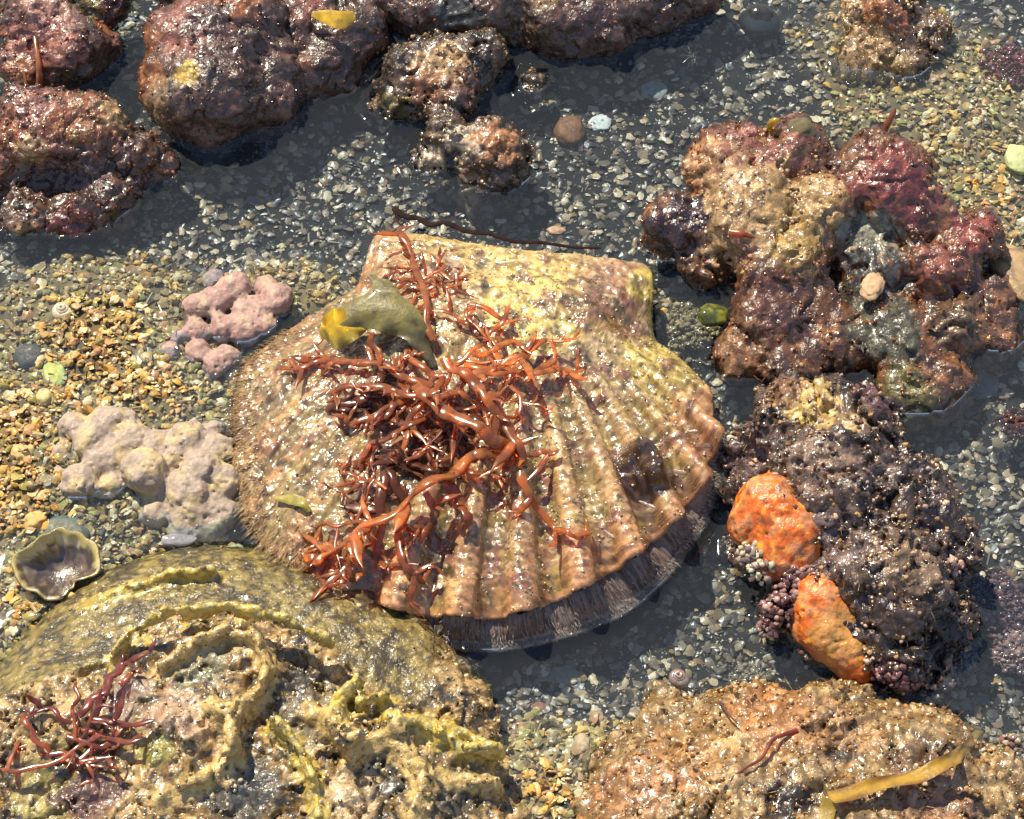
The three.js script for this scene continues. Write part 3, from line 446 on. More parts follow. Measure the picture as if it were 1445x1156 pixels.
// ------------------------------------------------------------------ orange sponge
{
  const balls = [ball(1090, 722, 49, 11), ball(1116, 748, 44, 11), ball(1064, 742, 32, 10.2), ball(1102, 782, 34, 9.2), ball(1144, 738, 24, 12), ball(1128, 784, 22, 10), ball(1160, 846, 36, 8.6), ball(1142, 872, 24, 6.4), ball(1164, 888, 34, 6.4), ball(1190, 912, 30, 4.8), ball(1208, 938, 24, 2.6), ball(1192, 866, 22, 7.6)];
  const f = blobField(balls, 2), [lo, hi] = bounds(balls, 2, -10);
  const g = net(f, (x, y, z) => -0.5 - 1.5 * fbm(x / 6, y / 6, z / 6, 3) - 0.3 * fbm(x / 1.6, y / 1.6, z / 1.6, 3) + 0.4 * ss(0.3, 0.12, cell(x / 2.6, y / 2.6, z / 2.6)), lo, hi, 0.45, (x, y, z) => { const n = fbm(x / 4, y / 4, z / 4, 4), n2 = fbm(x / 1.6, y / 1.6, z / 1.6, 3); let c = mixc([0.66, 0.14, 0.02], [0.62, 0.25, 0.11], ss(-0.05, 0.2, n)); c = mixc(c, [0.62, 0.3, 0.03], ss(0.1, 0.3, n2) * 0.7); c = mixc(c, [0.16, 0.09, 0.04], 0.8 * ss(0.17, 0.3, fbm(x / 2.6 + 9, y / 2.6, z / 2.6, 4))); c = mulc(c, 0.85 + 0.9 * n2); const q = P(1185, 900, 8); return mixc(c, mixc([0.56, 0.3, 0.1], [0.34, 0.19, 0.04], ss(-0.1, 0.2, n2)), 0.8 * ss(7, 4, Math.hypot(x - q[0], z - q[2]) + 6 * n)); });
  single('orange_sponge', g, M.sponge, 'bright orange sponge crust on the left face of the blackish purple rock', 'sponge', P(1110, 800, 0));
  // beaded clusters on the rock below and beside the sponge
  const tuft = (spots, label, pal, sd) => { srand(sd); const list = []; let c0 = null; for (const [px, py, R, n, h] of spots) { const c = P(px, py, h); c0 ??= c; for (let i = 0; i < n; i++) { const a = rr(0, 6.28), e = Math.acos(rr(-0.2, 1)), d = R * PX * Math.cbrt(rnd()), r = rr(0.5, 1.05); list.push({ p: [c[0] + Math.cos(a) * Math.sin(e) * d, c[1] + Math.cos(e) * d, c[2] + Math.sin(a) * Math.sin(e) * d], r: [r, r * 0.85, r], q: Q(rr(0, 6), rr(0, 6), 0), c: mulc(pal[Math.floor(rnd() * pal.length)], rr(0.7, 1.3)), g: BEADS[i & 3] }); } } single('coralline_tuft', strew(list), M.turf, label, 'coralline algae', c0); };
  tuft([[1125, 812, 20, 60, 10], [1150, 808, 16, 40, 10.5], [1115, 835, 22, 60, 9], [1100, 862, 24, 70, 7], [1085, 885, 16, 40, 4]], 'beady pink-brown coralline tuft between and below the orange sponge lobes', [[0.4, 0.24, 0.2], [0.24, 0.13, 0.12], [0.12, 0.06, 0.06]], 41);
  tuft([[1060, 785, 18, 50, 11], [1075, 805, 20, 50, 10]], 'pale greenish coralline tuft against the lower left of the upper sponge lobe', [[0.5, 0.44, 0.28], [0.35, 0.28, 0.22], [0.16, 0.1, 0.1]], 42);
  tuft([[1255, 885, 22, 70, 9], [1262, 858, 14, 34, 10], [1245, 870, 14, 34, 10]], 'glossy beaded coralline tuft standing right of the lower sponge lobe', [[0.42, 0.27, 0.22], [0.2, 0.1, 0.09], [0.1, 0.05, 0.06]], 43);
  tuft([[1255, 950, 26, 80, 5], [1235, 945, 16, 34, 4], [1280, 960, 18, 40, 3]], 'dark wine-coloured beaded tuft at the foot of the sponge rock', [[0.2, 0.1, 0.1], [0.1, 0.04, 0.05], [0.36, 0.22, 0.16]], 44);
  tuft([[1335, 797, 14, 40, 11], [1345, 800, 12, 26, 10]], 'small pale coralline tuft high on the right side of the sponge rock', [[0.5, 0.34, 0.26], [0.34, 0.2, 0.16]], 45);
  tuft([[1415, 1080, 20, 60, 2], [1425, 1050, 14, 30, 1], [1400, 1110, 18, 40, 0]], 'pale pink coralline tuft past the end of the yellow-brown strap in the lower right', [[0.36, 0.27, 0.2], [0.22, 0.12, 0.12], [0.4, 0.38, 0.2]], 46);
  tuft([[1200, 965, 26, 90, -3], [1235, 985, 20, 50, -4], [1180, 975, 18, 40, -4]], 'mauve submerged coralline tuft under the lowest sponge lobe', [[0.22, 0.14, 0.17], [0.28, 0.16, 0.16], [0.12, 0.07, 0.09]], 47);
}

// ------------------------------------------------------------------ the scallop
const UMBO = P(728, 372, 9), AX = (() => { const e = P(684, 880, 8), x = e[0] - UMBO[0], z = e[2] - UMBO[2], l = Math.hypot(x, z); return [x / l, z / l]; })();
const CEN = P(672, 592, 12);
const angOf = (x, z) => Math.atan2(z - CEN[2], x - CEN[0]);
function table(list, n = 1440) {                                         // radius and height round CEN by angle, from pixels with heights
  const c = new THREE.CatmullRomCurve3(list.map((q) => new THREE.Vector3(...P(...q))), true, 'centripetal'), pts = c.getSpacedPoints(3000), R = new Float32Array(n), H = new Float32Array(n), W = new Float32Array(n);
  for (const p of pts) { const f = (angOf(p.x, p.z) / (2 * Math.PI) + 1) % 1 * n, i = Math.floor(f) % n, r = Math.hypot(p.x - CEN[0], p.z - CEN[2]); R[i] += r; H[i] += p.y; W[i]++; }
  for (let i = 0; i < n; i++) if (W[i]) { R[i] /= W[i]; H[i] /= W[i]; }
  for (let i = 0; i < n; i++) if (!W[i]) { let a = i, b = i, s = 0; while (!W[(a + n) % n] && s++ < n) a--; s = 0; while (!W[b % n] && s++ < n) b++; const t = (i - a) / (b - a); R[i] = mix(R[(a + n) % n], R[b % n], t); H[i] = mix(H[(a + n) % n], H[b % n], t); }
  return (ang) => { const f = (ang / (2 * Math.PI) + 2) % 1 * n - 0.5, i = (Math.floor(f) + n) % n, j = (i + 1) % n, t = f - Math.floor(f); return [mix(R[i], R[j], t), mix(H[i], H[j], t)]; };
}
const OUT = table([[531, 328, 6.5], [560, 324, 7.5], [620, 330, 8.5], [700, 343, 9], [780, 352, 8.5], [850, 358, 8], [915, 372, 7], [922, 405, 6.5], [920, 440, 6], [926, 474, 6], [960, 500, 6], [995, 540, 6], [1011, 580, 6.5], [1013, 620, 7], [1001, 665, 7.5], [974, 710, 8], [935, 752, 8], [890, 788, 8.5], [835, 822, 8.5], [790, 843, 8.5], [740, 862, 8.5], [690, 870, 8.5], [640, 868, 8], [590, 866, 8], [545, 855, 7.5], [500, 840, 7], [460, 822, 6], [425, 805, 5], [390, 785, 3.5], [360, 750, 2], [340, 710, 1.2], [330, 660, 1], [328, 600, 1.5], [330, 550, 2], [345, 510, 3], [385, 475, 3.5], [430, 445, 4], [470, 420, 5], [500, 402, 5.5], [514, 370, 6]]);
const ribPhase = (x, z) => { const dx = x - UMBO[0], dz = z - UMBO[2], a = dx * AX[0] + dz * AX[1], b = dx * AX[1] - dz * AX[0]; return [Math.atan2(b, a) * 180 / Math.PI, Math.hypot(a, b), a]; };   // degrees from the axis (positive to the right), distance
const PIT = P(912, 655, 13), PIT2 = P(640, 785, 12);
function shellRaw(x, z, ang, v, Ho) {
  const [ph, r, along] = ribPhase(x, z), rib = Math.cos((ph + 3.6) / 8.7 * 2 * Math.PI), prof = Math.sign(rib) * Math.pow(Math.abs(rib), 0.6), fan = ss(62, 50, Math.abs(ph));
  const left = ss(-8, -24, ph), amp = ss(24, 68, r) * fan * mix(2.1, 0.55, left);
  let h = Ho * v * v + 8 * (1 - v * v) + 7.5 * Math.pow(Math.max(0, 1 - v * v), 0.75);
  h += amp * prof * (1 + 0.5 * ss(0.8, 1, v));
  h += 2.4 * fan * ss(3, 18, r) * ss(60, 10, r) - 1.4 * (1 - fan) * ss(0.2, 0.9, v);
  h += 1.5 * left * fan * ss(15, 40, r) * fbm(ph / 5, r / 26, 3, 3);
  h += 0.12 * fan * Math.cos((ph + 3.6) / 8.7 * 2 * Math.PI * 5 + 3 * fbm(x / 20, 1, z / 20, 2)) * ss(30, 70, r) * (1 - left) * ss(-0.15, 0.15, fbm(x / 12, 3, z / 12, 2)) + 0.14 * Math.sin(r * 2.6 + 9 * fbm(x / 16, 0, z / 16, 3)) * ss(35, 60, r) * ss(-0.1, 0.2, fbm(x / 10, 6, z / 10, 2));
  const calm = 1 - 0.65 * (1 - left) * ss(40, 62, r); h += 2.4 * fbm(x / 13, 4, z / 13, 3) * (1 - v * v * 0.6) * calm + 1.2 * calm * fbm(x / 3.2, 2, z / 3.2, 3) + 0.3 * (0.6 - cell(x / 1.3, 5, z / 1.3)) + 0.45 * calm * ss(0.08, 0.22, fbm(x / 5.5 + 21, 3, z / 5.5, 4));
  const d = Math.hypot(x - PIT[0], z - PIT[2]) + 1.5 * fbm(x / 4, 7, z / 4, 2); h += 4.6 * ss(7.2, 3.2, d) - 1.5 * ss(3.0, 1.0, Math.hypot(x - PIT[0] + 1.5, z - PIT[2] - 1));
  const e = Math.hypot((x - PIT2[0]) / 1.2, z - PIT2[2]); h -= 1.5 * ss(9, 4, e);
  return h;
}
function edgeR(ang) { const [R, H] = OUT(ang), x = CEN[0] + Math.cos(ang) * R, z = CEN[2] + Math.sin(ang) * R, [ph, r] = ribPhase(x, z); return [R + ss(50, 70, r) * ss(-30, -10, ph) * 1.3 * Math.cos((ph + 3.6) / 8.7 * 2 * Math.PI) + 0.5 * fbm(x / 2.5, 3, z / 2.5, 2), H]; }
function shellH(x, z) { const a = angOf(x, z), [R, H] = edgeR(a), v = Math.hypot(x - CEN[0], z - CEN[2]) / R; return v > 1.02 ? -50 : shellRaw(x, z, a, Math.min(v, 1), H); }
const onShell = (px, py, lift = 0) => { let h = 34; for (; h > -6; h -= 0.3) { const p = P(px, py, h); if (shellH(p[0], p[2]) >= h) break; } return P(px, py, h + lift); };
const SCALLOP = thing('scallop', 'large ribbed scallop with fan shell, square ears and fringed mantle', 'scallop', [CEN[0], -4, CEN[2]]);
{
  const zones = [[560, 350, 34, [0.5, 0.3, 0.16]], [600, 345, 40, [0.44, 0.32, 0.13]], [540, 385, 26, [0.42, 0.2, 0.09]], [630, 375, 30, [0.3, 0.2, 0.17]], [690, 375, 60, [0.54, 0.4, 0.17]], [740, 400, 60, [0.58, 0.46, 0.16]], [745, 450, 50, [0.56, 0.47, 0.17]], [800, 370, 44, [0.5, 0.36, 0.14]], [850, 385, 40, [0.34, 0.2, 0.13]], [860, 440, 36, [0.2, 0.1, 0.06]], [815, 430, 28, [0.2, 0.12, 0.06]], [905, 400, 20, [0.5, 0.42, 0.09]], [920, 450, 24, [0.12, 0.1, 0.04]],
    [930, 530, 56, [0.46, 0.38, 0.13]], [980, 570, 40, [0.56, 0.3, 0.17]], [1000, 630, 30, [0.5, 0.24, 0.16]], [860, 540, 50, [0.34, 0.25, 0.15]], [800, 560, 60, [0.3, 0.23, 0.13]], [850, 620, 60, [0.38, 0.29, 0.16]], [790, 640, 40, [0.44, 0.34, 0.17]], [830, 710, 50, [0.42, 0.33, 0.15]], [832, 725, 22, [0.45, 0.4, 0.09]], [765, 690, 40, [0.32, 0.26, 0.13]], [870, 800, 46, [0.48, 0.26, 0.14]], [935, 720, 44, [0.44, 0.24, 0.14]], [850, 780, 40, [0.48, 0.24, 0.13]], [775, 800, 46, [0.42, 0.22, 0.12]], [770, 850, 30, [0.48, 0.25, 0.14]], [690, 800, 36, [0.3, 0.15, 0.1]], [690, 850, 36, [0.4, 0.22, 0.12]], [640, 785, 46, [0.07, 0.075, 0.06]], [725, 770, 30, [0.08, 0.075, 0.06]], [705, 715, 36, [0.2, 0.14, 0.08]], [610, 840, 40, [0.46, 0.3, 0.1]], [540, 840, 40, [0.36, 0.2, 0.12]], [470, 810, 40, [0.22, 0.12, 0.1]],
    [390, 500, 50, [0.34, 0.2, 0.12]], [350, 580, 40, [0.3, 0.18, 0.1]], [400, 580, 60, [0.2, 0.16, 0.1]], [440, 620, 60, [0.28, 0.2, 0.12]], [390, 650, 50, [0.3, 0.19, 0.08]], [470, 660, 60, [0.24, 0.2, 0.11]], [430, 720, 50, [0.2, 0.17, 0.09]], [370, 720, 36, [0.26, 0.17, 0.08]], [550, 640, 40, [0.05, 0.045, 0.04]], [480, 720, 40, [0.33, 0.27, 0.13]], [520, 560, 40, [0.12, 0.08, 0.06]], [640, 460, 50, [0.4, 0.28, 0.14]], [470, 520, 44, [0.28, 0.16, 0.1]]].map(([x, y, r, c]) => ({ p: onShell(x, y), r: r * PX, c }));
  const dark = onShell(912, 655);
  const col = (x, y, z, v) => {
    const n = fbm(x / 6, 1, z / 6, 4), n2 = fbm(x / 1.5, 6, z / 1.5, 3), [ph, r] = ribPhase(x, z), rib = Math.cos((ph + 3.6) / 8.7 * 2 * Math.PI);
    let sw = 1e-4, c = [0.28 * 1e-4, 0.2 * 1e-4, 0.12 * 1e-4];
    for (const q of zones) { const d = Math.hypot(x - q.p[0], z - q.p[2]) / q.r + 0.9 * n + 0.35 * n2, w = Math.exp(-3.5 * d * d) * (0.6 + 0.8 * Math.abs(q.c[0] - 0.3) + 0.4); c[0] += q.c[0] * w; c[1] += q.c[1] * w; c[2] += q.c[2] * w; sw += w; }
    c = mulc(c, 1 / sw);
    // rib crests coloured lighter than the valleys, bands of growth, olive crust in blotches
    const ribZone = ss(30, 70, r) * ss(60, 50, Math.abs(ph));
    c = mixc(c, mixc([0.46, 0.25, 0.13], [0.13, 0.085, 0.045], ss(0.15, -0.5, rib + 0.6 * n)), 0.62 * ribZone);
    c = mulc(c, 1 + 0.3 * ribZone * Math.sin(r * 2.6 + 9 * n) * ss(0.6, 0.95, v));
    c = mixc(c, [0.085, 0.068, 0.035], (0.85 - 0.35 * ribZone) * ss(0.02, 0.19, fbm(x / 4.5 + 7, 2, z / 4.5, 4)) * ss(1.02, 0.9, v));
    c = mixc(c, [0.19, 0.085, 0.075], 0.75 * ss(0.1, 0.2, fbm(x / 5.5 + 21, 3, z / 5.5, 4)) * ss(1, 0.93, v));
    c = mixc(c, [0.52, 0.4, 0.27], 0.25 * ss(0.1, 0.22, fbm(x / 7 + 80, 3, z / 7, 4)));
    c = mixc(c, [0.36, 0.28, 0.08], 0.45 * ss(0.13, 0.24, fbm(x / 6 + 40, 3, z / 6, 4)) * ss(1, 0.95, v));
    c = mixc(c, [0.05, 0.042, 0.03], 0.75 * ss(0.17, 0.27, fbm(x / 3 + 60, 3, z / 3, 4)) * ss(1, 0.93, v));
    c = mixc(c, [0.55, 0.47, 0.31], 0.7 * ss(0.15, 0.28, fbm(x / 2.2 + 3, 9, z / 2.2, 3)));
    c = mixc(c, mixc([0.16, 0.1, 0.06], [0.3, 0.24, 0.11], ss(-0.2, 0.2, fbm(ph / 4, r / 30, 8, 3))), 0.7 * ss(-8, -24, ph) * ss(12, 30, r) * ss(-0.05, 0.12, fbm(ph / 3.5, r / 22, 5, 3)));
    c = mixc(c, [0.5, 0.25, 0.13], 0.6 * ss(0.965, 0.99, v) * ss(-40, -20, ph) * ss(40, 60, r));
    const d = Math.hypot(x - dark[0], z - dark[2]) + 2 * n; c = mixc(c, mixc([0.045, 0.022, 0.016], [0.1, 0.055, 0.025], ss(0, 0.25, n2)), ss(7.6, 6.2, d));
    cell(x / 1.2, 5, z / 1.2); c = mulc(c, 0.62 + 0.6 * WID + 0.5 * n2); return [c[0] * 1.05, c[1] * 0.97, c[2] * 0.8];
  };
  const NA = 820, NV = 160, pos = [], idx = [], C = [];
  const ringAt = (fn) => { for (let i = 0; i < NA; i++) { const a = i / NA * 2 * Math.PI, q = fn(a); pos.push(q[0], q[1], q[2]); C.push(...q[3]); } };
  for (let j = 0; j <= NV; j++) { const v = Math.pow((j + 0.02) / (NV + 0.02), 0.8); ringAt((a) => { const [R, H] = edgeR(a), x = CEN[0] + Math.cos(a) * R * v, z = CEN[2] + Math.sin(a) * R * v, y = shellRaw(x, z, a, v, H); return [x, y, z, col(x, y, z, v)]; }); }
  for (const [dr, dy] of [[0.25, -0.35], [0.1, -0.9], [-0.8, -1.3], [-5, -1.2], [-14, -2]]) ringAt((a) => { const [R, H] = edgeR(a), x = CEN[0] + Math.cos(a) * R, z = CEN[2] + Math.sin(a) * R, y = shellRaw(x, z, a, 1, H), r = R + dr; const yi = dr < -0.5 ? Math.min(y + dy, shellRaw(CEN[0] + Math.cos(a) * r, CEN[2] + Math.sin(a) * r, a, r / R, H) - 1.3) : y + dy; return [CEN[0] + Math.cos(a) * r, yi, CEN[2] + Math.sin(a) * r, dr > -0.5 ? mulc(col(x, y, z, 0.98), 1) : [0.3, 0.2, 0.16]]; });
  for (let j = 0; j < NV + 5; j++) for (let i = 0; i < NA; i++) { const a = j * NA + i, b = j * NA + (i + 1) % NA; idx.push(a, b, a + NA, b, b + NA, a + NA); }
  const g = buf(pos, idx, C);
  srand(55);
  const grains = beadsOn(g, 6500, 0.26, (x, y, z) => { const v = rnd(); return v < 0.4 ? [0.5, 0.4, 0.27] : v < 0.65 ? [0.38, 0.23, 0.15] : v < 0.92 ? [0.3, 0.24, 0.1] : [0.1, 0.08, 0.05]; }, (x, y, z) => shellH(x, z) > y - 1 && y > 2 && fbm(x / 8, 2, z / 8, 3) > -0.04);
  const fz = []; for (let i = 0; i < 1500; i++) { const a = rr(2.3, 3.75), [R, H] = edgeR(a), rad = R - Math.abs(rr(-1, 1) * rr(0, 1)) * 9 + 0.3, x = CEN[0] + Math.cos(a) * rad, z = CEN[2] + Math.sin(a) * rad, y = Math.max(shellH(x, z), H - 2), l = rr(0.8, 2.4); fz.push({ p: [x, y, z], d: [Math.cos(a) * l + rr(-0.8, 0.8), rr(-0.1, 0.6) * l, Math.sin(a) * l + rr(-0.8, 0.8)], w: rr(0.06, 0.12), c: mulc(mixc([0.24, 0.15, 0.07], [0.4, 0.27, 0.14], rnd()), rr(0.7, 1.2)), bend: [0, -0.5 * l, 0.3 * l] }); }
  part('upper_valve', g, M.shell, SCALLOP); part('shell_growth', grains, M.turf, SCALLOP, 'stuff'); part('edge_fuzz', hairs(fz), M.turf, SCALLOP, 'stuff');

  const MAN = table([[536, 358, 0], [700, 374, 0], [908, 400, 0], [912, 490, 0], [972, 542, 0], [1004, 576, 0], [1017, 612, 0], [1019, 645, 0], [1008, 695, 0], [990, 738, 0], [960, 786, 0], [925, 826, 0], [880, 862, 0], [830, 884, 0], [770, 902, 0], [700, 914, 0], [640, 911, 0], [580, 902, 0], [530, 888, 0], [480, 866, 0], [430, 838, 0], [400, 795, 0], [372, 760, 0], [354, 718, 0], [342, 660, 0], [342, 605, 0], [346, 560, 0], [364, 522, 0], [440, 465, 0], [516, 420, 0]]);
  FIELDS.push({ f: (x, y, z) => { const a = angOf(x, z), R = Math.max(OUT(a)[0], MAN(a)[0] + 0.6); return y > 24 || y < -12 ? 5 : Math.hypot(x - CEN[0], z - CEN[2]) - R; }, lo: [-90, -12, -70], hi: [74, 24, 78] });
  const A0 = -0.55, A1 = 2.55, n = 700, rows = 12, pos2 = [], idx2 = [], C2 = [], hl = [];
  const lipAt = (a) => { const [R, H] = edgeR(a), x = CEN[0] + Math.cos(a) * R, z = CEN[2] + Math.sin(a) * R; return [R, shellRaw(x, z, a, 1, H)]; };
  srand(60);
  for (let i = 0; i <= n; i++) {
    const a = mix(A0, A1, i / n), [R, y0] = lipAt(a), [Rm] = MAN(a), pale = ss(0.62, 0.3, a);
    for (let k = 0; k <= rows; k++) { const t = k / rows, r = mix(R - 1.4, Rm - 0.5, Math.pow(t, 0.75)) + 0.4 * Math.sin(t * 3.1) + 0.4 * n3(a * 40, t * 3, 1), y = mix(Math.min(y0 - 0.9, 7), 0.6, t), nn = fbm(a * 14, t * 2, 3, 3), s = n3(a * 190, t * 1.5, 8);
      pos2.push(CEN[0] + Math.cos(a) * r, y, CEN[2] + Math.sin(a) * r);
      let c = mixc([0.075, 0.05, 0.045], [0.21, 0.155, 0.135], ss(-0.25, 0.3, s + nn)); c = mixc(c, [0.42, 0.36, 0.3], ss(0.84, 0.9, t + nn * 0.12)); c = mixc(c, mixc([0.36, 0.31, 0.28], [0.2, 0.15, 0.13], ss(0, 0.4, s)), pale * 0.85); C2.push(...c); }  // mantle brown with the lip shadow put into its colour; lower rim paler
    if (i < n) for (let k = 0; k < rows; k++) { const b = i * (rows + 1) + k; idx2.push(b, b + rows + 1, b + 1, b + 1, b + rows + 1, b + rows + 2); }
  }
  for (let i = 0; i < 2200; i++) { const a = rr(A0, A1), [R, y0] = lipAt(a), [Rm] = MAN(a), t = rnd() < 0.55 ? rr(0.8, 1) : rr(0.1, 0.9), r = mix(R - 1.4, Rm - 0.5, Math.pow(t, 0.75)) + 0.5, l = rr(0.6, 1.7), pale = ss(0.62, 0.3, a); hl.push({ p: [CEN[0] + Math.cos(a) * r, mix(Math.min(y0 - 0.9, 7), 0.6, t), CEN[2] + Math.sin(a) * r], d: [Math.cos(a + rr(-0.6, 0.6)) * l * 0.8, l * rr(-0.6, 0.25), Math.sin(a + rr(-0.6, 0.6)) * l * 0.8], w: rr(0.06, 0.15), c: mulc(mixc([0.3, 0.23, 0.2], [0.5, 0.42, 0.38], Math.max(rnd() * 0.8, pale)), rr(0.6, 1.1)), bend: [rr(-0.3, 0.3), -0.2, rr(-0.3, 0.3)] }); }
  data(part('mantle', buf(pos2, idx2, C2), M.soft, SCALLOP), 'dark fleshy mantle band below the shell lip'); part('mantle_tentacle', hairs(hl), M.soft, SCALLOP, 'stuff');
  const pos3 = [], idx3 = [], C3 = [], n4 = 400;
  for (let i = 0; i <= n4; i++) { const a = i / n4 * 2 * Math.PI, [Rm] = MAN(a); [[-1, 0.6], [0.7, 0.2], [0.9, -0.6], [-2, -4], [-14, -9]].forEach(([dr, y]) => { const r = Rm + dr + 0.35 * fbm(a * 20, y, 2, 2); pos3.push(CEN[0] + Math.cos(a) * r, y, CEN[2] + Math.sin(a) * r); C3.push(...mulc(mixc([0.22, 0.17, 0.12], [0.12, 0.085, 0.06], ss(-0.2, 0.2, fbm(a * 9, y, 5, 3))), 1)); }); if (i < n4) for (let k = 0; k < 4; k++) { const b = i * 5 + k; idx3.push(b, b + 5, b + 1, b + 1, b + 5, b + 6); } }
  part('lower_valve', buf(pos3, idx3, C3), M.shell, SCALLOP);
}

// ------------------------------------------------------------------ red seaweed on the scallop
function seaweed(name, label, specs, at, place, sd, pal) {
  srand(sd); const t = thing(name, label, 'seaweed', at);
  for (const s of specs) {
    const wig = []; s.p.forEach((q, i) => { if (i) { const o = s.p[i - 1]; wig.push([(q[0] + o[0]) / 2 + rr(-7, 7), (q[1] + o[1]) / 2 + rr(-7, 7), ((q[2] ?? 2) + (o[2] ?? 2)) / 2 + rr(-0.4, 0.8)]); } wig.push(q); });
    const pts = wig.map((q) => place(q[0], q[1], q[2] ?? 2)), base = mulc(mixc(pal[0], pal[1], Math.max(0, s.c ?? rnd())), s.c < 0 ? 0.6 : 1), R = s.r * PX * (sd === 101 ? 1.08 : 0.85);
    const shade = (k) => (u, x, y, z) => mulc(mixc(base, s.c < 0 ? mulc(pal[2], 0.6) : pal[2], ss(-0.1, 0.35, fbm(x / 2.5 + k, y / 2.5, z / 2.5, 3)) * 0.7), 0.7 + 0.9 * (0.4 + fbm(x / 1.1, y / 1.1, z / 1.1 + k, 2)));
    const swell = rr(0, 9), geos = [tube(pts, (u) => R * (s.taper ? mix(1, s.taper, u) : 1) * (0.78 + 0.5 * n3(u * 9 + swell, 1, 2)) * Math.pow(Math.min(1, (1 - u) * 5 + 0.25), 0.6), shade(0), { knots: R * 4.5, flat: 0.45, round: 10 })];
    const grow = (curve, R, depth, n, k0) => {
      const L = curve.getLength();
      for (let i = 0; i < n; i++) {
        const u = rr(0.06, 0.98), p = curve.getPointAt(u), tg = curve.getTangentAt(u), sd2 = new THREE.Vector3(-tg.z, rr(-0.15, 0.75), tg.x).normalize().multiplyScalar(rnd() < 0.5 ? -1 : 1); sd2.y = Math.abs(sd2.y) * (rnd() < 0.75 ? 1 : -0.6);
        const l = rr(3, 9.5) * (s.twig ?? 1) * (depth ? 0.55 : 1), d = tg.clone().multiplyScalar(rr(0.2, 1.1)).add(sd2).normalize(), r = Math.max(0.3, R * rr(0.28, 0.72)), q = [[p.x, p.y, p.z]];
        const b = new THREE.Vector3(rr(-0.7, 0.7), rr(-0.6, 0.3), rr(-0.7, 0.7));
        for (let m = 1; m < 5; m++) { const t = m / 4, v = p.clone().addScaledVector(d, l * t).addScaledVector(b, l * 0.5 * t * t); q.push([v.x + rr(-0.25, 0.25), v.y + rr(-0.2, 0.2), v.z + rr(-0.25, 0.25)]); }
        geos.push(tube(q, (w) => r * (0.4 + 0.95 * Math.sin(Math.PI * Math.min(1, 0.12 + w * 0.86))) * Math.pow(Math.min(1, (1 - w) * 2.2 + 0.05), 0.8), shade(k0 + i + 1), { round: 6, seg: Math.max(6, Math.round(l * 1.8)), flat: 0.3 }));
        if (!depth && l > 2.6 && rnd() < 0.7) grow(new THREE.CatmullRomCurve3(q.map((v) => new THREE.Vector3(...v))), r, 1, 1 + Math.floor(rnd() * 3), k0 + 40 + i);
      }
    };
    const main = new THREE.CatmullRomCurve3(pts.map((q) => new THREE.Vector3(...q))); grow(main, R, 0, s.twigs === undefined ? Math.round(main.getLength() / 4.6) : Math.round(s.twigs * 0.9), 1);
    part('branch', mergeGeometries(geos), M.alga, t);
  }
  return t;
}
const RED = [[0.46, 0.135, 0.045], [0.8, 0.32, 0.06], [0.28, 0.07, 0.03]];
